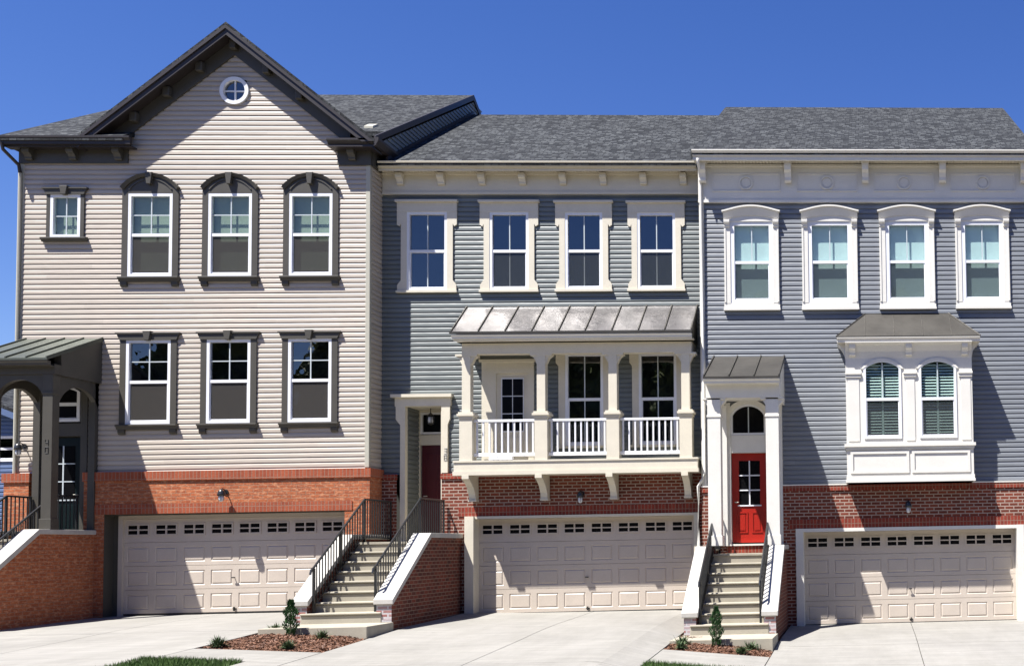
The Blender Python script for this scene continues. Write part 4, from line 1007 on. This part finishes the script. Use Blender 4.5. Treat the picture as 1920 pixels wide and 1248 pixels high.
for k in (1,2): zz=lerp(lz0,lz1,k/3); b.box(lx0,lx1,yd-.004,yd+.018,zz-.014,zz+.014)
b.box(lx0-.03,lx1+.03,yd-.02,yd-.001,lz0-.03,lz0); b.build('grille','vinyl',d)
b=MB(); b.tube([(x0+.07,yd,z0+.92),(x0+.07,yd-.06,z0+.92),(x0+.15,yd-.06,z0+.92)],.012); b.build('handle','post_trim',d)
b=MB(); b.box(-3.30,-2.28,Y3-.08,25.2,zl3+.17,zl3+.21); b.build('door_sill','white_trim',H3)
b=MB(); b.box(-3.30,-2.28,Y3-.05,25.1,zl3-.1,zl3+.17); b.build('door_step','soldier_red',H3)
P3=porch(H3,-3.56,-1.93,Y3,23.30,5.98,5.27,'white_trim','roof_brown',1.642,.28,False,3)
digits('36',-2.13,23.56,3.52,.12,P3)
s3=stoop('narrow brick entry steps leading up to the red front door',-3.77,-3.47,-2.20,-1.90,1.64,GY3-.002,.09,'brick_dark')
# bay window
BY=24.32; bx0,bx1=-.53,2.33
wins=[(-.13,.72),(1.12,1.97)]
b=MB(); z0,z1=3.0,6.15
ft=BY
# face with arched openings
zo0,zsp,zap=3.98,5.58,5.76
b.box(bx0,wins[0][0],ft,ft+.10,z0,z1);b.box(wins[0][1],wins[1][0],ft,ft+.10,z0,z1);b.box(wins[1][1],bx1,ft,ft+.10,z0,z1)
for a,c in wins:
    b.box(a,c,ft,ft+.10,z0,zo0)
    ar=arc((a+c)/2,zsp,(c-a)/2,zap-zsp,14); b.pxz([p for p in ar]+[(c,z1),(a,z1)],ft,ft+.10) if False else None
    for k in range(14): b.prism([(ar[k][0],ft+.1,ar[k][1]),(ar[k+1][0],ft+.1,ar[k+1][1]),(ar[k+1][0],ft+.1,z1),(ar[k][0],ft+.1,z1)],[(ar[k][0],ft,ar[k][1]),(ar[k+1][0],ft,ar[k+1][1]),(ar[k+1][0],ft,z1),(ar[k][0],ft,z1)])
b.box(bx0,bx0+.08,ft+.1,Y3,z0,z1);b.box(bx1-.08,bx1,ft+.1,Y3,z0,z1); b.box(bx0+.08,bx1-.08,ft+.1,Y3,z0,z0+.04); b.box(bx0+.08,bx1-.08,ft+.1,Y3,z1-.04,z1)
bay=b.build('bay_window','white_trim',H3)
b=MB(); e=.02
b.box(bx0-.03,bx1+.03,ft-.035,Y3,3.0,3.06); b.box(bx0-.015,bx1+.015,ft-.02,Y3,3.06,3.15)
b.box(bx0-.05,bx1+.05,ft-.06,Y3-.02,3.80,3.87); b.box(bx0-.02,bx1+.02,ft-.03,Y3-.02,3.74,3.80)
for xa,xb in ((bx0+.14,(bx0+bx1)/2-.09),((bx0+bx1)/2+.09,bx1-.14)):
    ring(b,[(xa-.06,3.20),(xb+.06,3.20),(xb+.06,3.70),(xa-.06,3.70)],[(xa,3.26),(xb,3.26),(xb,3.64),(xa,3.64)],ft-.022,ft-.0005)
for xa,xb in ((bx0,wins[0][0]-.06),(wins[0][1]+.06,wins[1][0]-.06),(wins[1][1]+.06,bx1)):
    b.box(xa-.01,xb+.01,ft-.055,ft-.0005,5.44,5.49); b.box(xa,xb,ft-.035,ft-.0005,5.37,5.44)
    b.box(xa+.04,xb-.04,ft-.015,ft-.0005,3.93,5.37)
# hood lines over the arches
for a,c in wins:
    o=arc((a+c)/2,zsp-.02,(c-a)/2+.06,zap-zsp+.06,14); i_=arc((a+c)/2,zsp-.02,(c-a)/2,zap-zsp,14)
    for k in range(14): b.prism([(i_[k][0],ft,i_[k][1]),(i_[k+1][0],ft,i_[k+1][1]),(o[k+1][0],ft,o[k+1][1]),(o[k][0],ft,o[k][1])],[(i_[k][0],ft-.03,i_[k][1]),(i_[k+1][0],ft-.03,i_[k+1][1]),(o[k+1][0],ft-.03,o[k+1][1]),(o[k][0],ft-.03,o[k][1])])
# flared cornice
for prof in ([(ft,5.80),(ft-.03,5.95),(ft-.10,6.08),(ft-.20,6.13),(ft-.20,6.15),(ft,6.15)],): b.pyz(prof,bx0,bx1)
b.pxz([(bx0,5.80),(bx0-.03,5.95),(bx0-.10,6.08),(bx0-.15,6.13),(bx0-.15,6.15),(bx0,6.15)][::-1],ft,Y3); b.pxz([(bx1,5.80),(bx1+.03,5.95),(bx1+.10,6.08),(bx1+.15,6.13),(bx1+.15,6.15),(bx1,6.15)],ft,Y3)
b.build('bay_moulding','white_trim',bay)
for x in (bx0+.16,(bx0+bx1)/2,bx1-.16):
    q=MB(); corbel(q,x,.14,ft-.01,5.85,6.12,.15); q.build('bracket','white_trim',bay)
b=MB(); gutter(b,bx0-.18,bx1+.18,ft-.13,6.14,6.25,.09); b.box(bx0-.18,bx0-.15,ft-.13,Y3,6.14,6.25);b.box(bx1+.15,bx1+.18,ft-.13,Y3,6.14,6.25);b.box(bx0-.15,bx1+.15,ft-.13,Y3,6.15,6.17); b.build('gutter','white_trim',bay)
ex0,ex1,ey,ez=bx0-.19,bx1+.19,ft-.22,6.27; tx0,tx1,tz=-.07,1.86,6.94
b=MB(); b.face([(ex0,ey,ez),(ex1,ey,ez),(tx1,Y3-.01,tz),(tx0,Y3-.01,tz)]); b.face([(ex0,Y3-.01,ez),(ex0,ey,ez),(tx0,Y3-.01,tz)]); b.face([(ex1,ey,ez),(ex1,Y3-.01,ez),(tx1,Y3-.01,tz)]); b.face([(ex0,ey,ez-.025),(ex0,Y3,ez-.025),(ex1,Y3,ez-.025),(ex1,ey,ez-.025)]);b.face([(ex0,ey,ez-.025),(ex1,ey,ez-.025),(ex1,ey,ez),(ex0,ey,ez)]);b.face([(ex1,ey,ez-.025),(ex1,Y3,ez-.025),(ex1,Y3,ez),(ex1,ey,ez)])
r=b.build('bay_roof','roof_brown',bay)
b=MB(); b.tube([(ex0,ey,ez),(tx0,Y3-.02,tz)],.016,6); b.build('hip_seam','roof_brown',bay); b=MB(); b.tube([(ex1,ey,ez),(tx1,Y3-.02,tz)],.016,6); b.build('hip_seam','roof_brown',bay)
for k in range(1,5):
    b=MB(); u=k/5; xe=lerp(ex0,ex1,u); xt=xe
    # vertical seam from the eave until it meets the hip or the top
    if xe<tx0: f=(xe-ex0)/(tx0-ex0)
    elif xe>tx1: f=(ex1-xe)/(ex1-tx1)
    else: f=1
    b.tube([(xe,ey,ez+.004),(xe,lerp(ey,Y3-.01,f),lerp(ez,tz,f)+.004)],.007,5); b.build('standing_seam','roof_brown',bay)
for a,c in wins: window(H3,a,c,zo0,zap,ft+.012,fw=.055,up='1x2',glass='glass_bay',blind='blind',slats=True,screen='screen_dark',arch=zap-zsp,depth=.42,proud=.035)
# ------------------------------------------------------------------ lamps
lamp((-14.21,GY,2.93),'black barn wall lamp over the garage door of the gabled cream house','')if False else None
def lab_lamp(loc,label):
    t=lamp(loc,label); t['group']='black wall lamps on the houses'
lab_lamp((-14.21,GY,3.0),'black wall lamp on orange brick above the garage door of the gabled house')
lab_lamp((-6.64,GY2,2.86),'black wall lamp on shaded brick under the cream balcony')
lab_lamp((.84,GY3,2.48),'black wall lamp on red brick below the bay window')
lab_lamp((-18.52,Y1-.02,4.08),'black wall lamp on cream siding inside the dark arched porch')
# ------------------------------------------------------------------ plants
def arbor(loc,h,seed,label):
    rnd=random.Random(seed); x,y,z=loc
    t=thing('columnar_conifer',loc,label,'conifer','young columnar conifers in the mulch beds')
    b=MB(); b.tube([(x,y,z-.05),(x,y,z+h*.8)],[.018,.006],6); b.build('stem','bark',t)
    b=MB()
    for i in range(1500):
        u=rnd.random()**.8; zz=z+.05+u*(h-.05)
        rmax=(.115*math.sin(math.pi*min(1,(u*.82+.16)))**.6)*(1+.25*math.sin(u*17+seed))
        a=rnd.uniform(0,6.28); r=rmax*(rnd.random()**.45)
        c=Vector((x+r*math.cos(a),y+r*math.sin(a),zz)); up=Vector((math.cos(a)*.5,math.sin(a)*.5,1)).normalized(); sd=up.cross(Vector((rnd.gauss(0,1),rnd.gauss(0,1),rnd.gauss(0,.4)))).normalized()
        l=rnd.uniform(.022,.05); w_=rnd.uniform(.005,.011)
        b.face([c-sd*w_,c+sd*w_,c+up*l+sd*w_*.3,c+up*l-sd*w_*.3])
    b.build('crown','conifer',t)
arbor((-10.62,20.50,g(-10.6,20.5)-.02),.68,3,'young columnar conifer in front of the middle steps')
arbor((-2.93,20.50,g(-2.93,20.5)-.02),.76,8,'young columnar conifer in front of the steps to the red door')
def tuft(loc,r,seed,label):
    rnd=random.Random(seed); x,y,z=loc; b=MB()
    for i in range(150):
        a=rnd.uniform(0,6.28); e=rnd.uniform(.25,1.25); l=r*rnd.uniform(.6,1.25); w_=rnd.uniform(.006,.012)
        d=Vector((math.cos(a)*math.cos(e),math.sin(a)*math.cos(e),math.sin(e))); s=Vector((-math.sin(a),math.cos(a),0))*w_
        p0=Vector((x,y,z))+Vector((rnd.gauss(0,.03),rnd.gauss(0,.03),0)); p1=p0+d*l*.6; p2=p0+d*l+Vector((0,0,-l*.22*math.cos(e)))
        b.face([p0-s*.6,p0+s*.6,p1+s,p1-s]); b.face([p1-s,p1+s,p2])
    tag(b.build('small_shrub','shrub',origin=loc),label,'shrub','small spiky shrubs in the mulch beds')
for i,(x,y,r,lab) in enumerate([(-11.12,19.15,.22,'spiky shrub at the front left corner of the bed by the middle steps'),(-11.12,20.95,.2,'small spiky shrub at the back left of the middle bed, behind the conifer'),(-10.0,19.2,.17,'small spiky shrub at the front of the middle bed, nearest the path'),(-9.98,20.35,.2,'spiky shrub in the middle bed against the concrete base slab'),
   (-3.55,20.45,.21,'spiky shrub at the back left of the bed by the red door steps'),(-3.50,20.05,.17,'spiky shrub at the front left of the bed by the red door steps'),(-2.30,20.45,.22,'spiky shrub at the back right of the bed by the red door steps'),(-2.42,20.02,.16,'spiky shrub at the front right of the bed by the red door steps')]):
    tuft((x,y,g(x,y)),r,20+i,lab)
# ------------------------------------------------------------------ neighbour house and trees at far left
NH=thing('neighbour_house',(-27.5,32,.4),'dark blue sided house seen past the left porch','house')
holes=[(-24.95,-24.12,4.45,5.15)]
gz=lambda x:7.3-.42*abs(x+27.6)
siding('siding','far_siding',NH,32,.2,7.3,lambda z:-31.4 if z<5.7 else -27.6-(7.3-z)/.42,lambda z:-23.8 if z<5.7 else -27.6+(7.3-z)/.42,holes)
b=MB(); b.box(-31.4,-23.8,32.6,35.6,.2,5.7); b.build('inner_wall','room_dark',NH)
b=MB()
for xa,xb in ((-31.8,-27.6),(-27.6,-23.4)):
    b.prism([(xa,35.8,gz(xa)+.12),(xb,35.8,gz(xb)+.12),(xb,35.8,gz(xb)),(xa,35.8,gz(xa))],[(xa,31.6,gz(xa)+.12),(xb,31.6,gz(xb)+.12),(xb,31.6,gz(xb)),(xa,31.6,gz(xa))])
b.build('roof','shingle',NH)
b=MB()
for xa,xb in ((-31.8,-27.6),(-27.6,-23.4)):
    b.prism([(xa,31.6,gz(xa)),(xb,31.6,gz(xb)),(xb,31.6,gz(xb)-.16),(xa,31.6,gz(xa)-.16)],[(xa,31.56,gz(xa)+.02),(xb,31.56,gz(xb)+.02),(xb,31.56,gz(xb)-.16),(xa,31.56,gz(xa)-.16)])
b.build('rake_fascia','far_siding',NH)
window(NH,-24.96,-24.11,4.44,5.16,32,fw=.07,up='none',lo='h',glass='glass_navy',mun='vinyl')
def tree(loc,h,r,seed,label):
    rnd=random.Random(seed); x,y,z=loc
    t=thing('leafy_tree',loc,label,'tree','trees behind the neighbour house')
    b=MB(); b.tube([(x,y,z-.3),(x+.1,y,z+h*.3),(x,y+.1,z+h*.62)],[.22,.16,.07],8)
    cl=[]
    for i in range(26):
        a=rnd.uniform(0,6.28); u=rnd.uniform(.25,1); rr=r*math.sin(math.pi*min(.97,u*.8+.15))*rnd.uniform(.35,1)
        c=Vector((x+rr*math.cos(a),y+rr*math.sin(a),z+h*(.28+.70*u))); cl.append((c,rnd.uniform(.5,1.0)*r*.36))
        s0=Vector((x,y,z+h*(.22+.35*u))); b.tube([s0,(s0+c)/2+Vector((0,0,.15)),c],[.06,.035,.012],5)
    b.build('trunk','bark',t)
    b=MB()
    for c,cr in cl:
        for i in range(330):
            d=Vector((rnd.gauss(0,1),rnd.gauss(0,1),rnd.gauss(0,.8))); d=d/max(.2,d.length)*cr*rnd.random()**.4
            p=c+d; u=Vector((rnd.gauss(0,1),rnd.gauss(0,1),rnd.gauss(0,1))).normalized(); v=u.cross(Vector((rnd.gauss(0,1),rnd.gauss(0,1),rnd.gauss(0,1)))).normalized(); s=rnd.uniform(.05,.10)
            b.face([p-u*s,p+v*s*.6,p+u*s,p-v*s*.6])
    b.build('crown','tree',t)
tree((-29.8,38.6,.3),7.0,3.0,1,'leafy green tree behind the blue neighbour house, closest to the porch')
tree((-38.5,46,.3),10.0,3.6,2,'broad leafy tree far left beyond the blue neighbour house')
# the woods across the street, behind the viewer: what the window panes mirror
rnd=random.Random(77); b=MB()
for k in range(64):
    cx=-80+k*2.2+rnd.uniform(-1,1); cy=-22+rnd.uniform(-6,3); hh=rnd.uniform(14,18.5)
    b.tube([(cx,cy,-.8),(cx+.2,cy,hh*.5),(cx,cy,hh*.85)],[.25,.16,.05],6)
    for i in range(520):
        u=rnd.uniform(.12,1); rr=3.0*math.sin(math.pi*min(.96,u*.8+.18))*rnd.random()**.4; a=rnd.uniform(0,6.28)
        p=Vector((cx+rr*math.cos(a),cy+rr*math.sin(a),hh*u)); q=Vector((rnd.gauss(0,1),rnd.gauss(0,1),rnd.gauss(0,1))).normalized(); v=q.cross(Vector((rnd.gauss(0,1),rnd.gauss(0,1),rnd.gauss(0,1)))).normalized(); s=rnd.uniform(.8,1.35)
        b.face([p-q*s,p+v*s*.7,p+q*s,p-v*s*.7])
o=b.build('woods','tree'); tag(o,'woods across the street mirrored in the window panes','woods',kind='stuff')
# ------------------------------------------------------------------ light, sky, camera
SD=Vector((1.08,1.0,-2.9)).normalized()
sun=bpy.data.lights.new('sun','SUN'); sun.energy=5.0; sun.angle=R(.53); sun.color=(1,.97,.93)
so=bpy.data.objects.new('sun',sun); COL.objects.link(so); so.rotation_euler=SD.to_track_quat('-Z','Y').to_euler(); so.location=(-20,0,30)
w=bpy.data.worlds.new('World'); sc.world=w; w.use_nodes=True; nt=w.node_tree; nt.nodes.clear()
out=nt.nodes.new('ShaderNodeOutputWorld'); bg=nt.nodes.new('ShaderNodeBackground'); sk=nt.nodes.new('ShaderNodeTexSky'); sk.sky_type='NISHITA'; sk.sun_disc=False
sk.sun_elevation=math.asin(-SD.z); sk.sun_rotation=math.atan2(-SD.x,-SD.y)
sk.air_density=1.0; sk.dust_density=.15; sk.ozone_density=2.5; sk.altitude=200
hs=nt.nodes.new('ShaderNodeHueSaturation'); hs.inputs['Saturation'].default_value=1.28; hs.inputs['Hue'].default_value=.515
nt.links.new(sk.outputs[0],hs.inputs['Color']); tn=nt.nodes.new('ShaderNodeMix'); tn.data_type='RGBA'; tn.blend_type='MULTIPLY'; tn.inputs[0].default_value=1; tn.inputs[7].default_value=(.98,.95,1.08,1); nt.links.new(hs.outputs[0],tn.inputs[6]); nt.links.new(tn.outputs[2],bg.inputs[0]); nt.links.new(bg.outputs[0],out.inputs[0]); bg.inputs[1].default_value=.054
cam=bpy.data.cameras.new('camera'); co=bpy.data.objects.new('camera',cam); COL.objects.link(co); sc.camera=co
cam.sensor_width=36; cam.sensor_fit='HORIZONTAL'; cam.lens=36*2029/1920; cam.shift_x=-(1753-960)/1920; cam.shift_y=(922-624)/1920; cam.clip_end=2000
RR=((0.99811941,-0.05790583,-0.0201136),(-0.01731073,0.04850515,-0.99867291),(0.0588046,0.997143,0.04741154))
mw=Matrix(((RR[0][0],-RR[1][0],-RR[2][0],0),(RR[0][1],-RR[1][1],-RR[2][1],0),(RR[0][2],-RR[1][2],-RR[2][2],1.6),(0,0,0,1)))
co.matrix_world=mw
sc.render.engine='CYCLES'; sc.cycles.max_bounces=8; sc.cycles.transparent_max_bounces=12
sc.view_settings.view_transform='Standard'; sc.view_settings.look='None'; sc.view_settings.exposure=1.40; sc.view_settings.gamma=1
sc.render.resolution_x=1024; sc.render.resolution_y=665
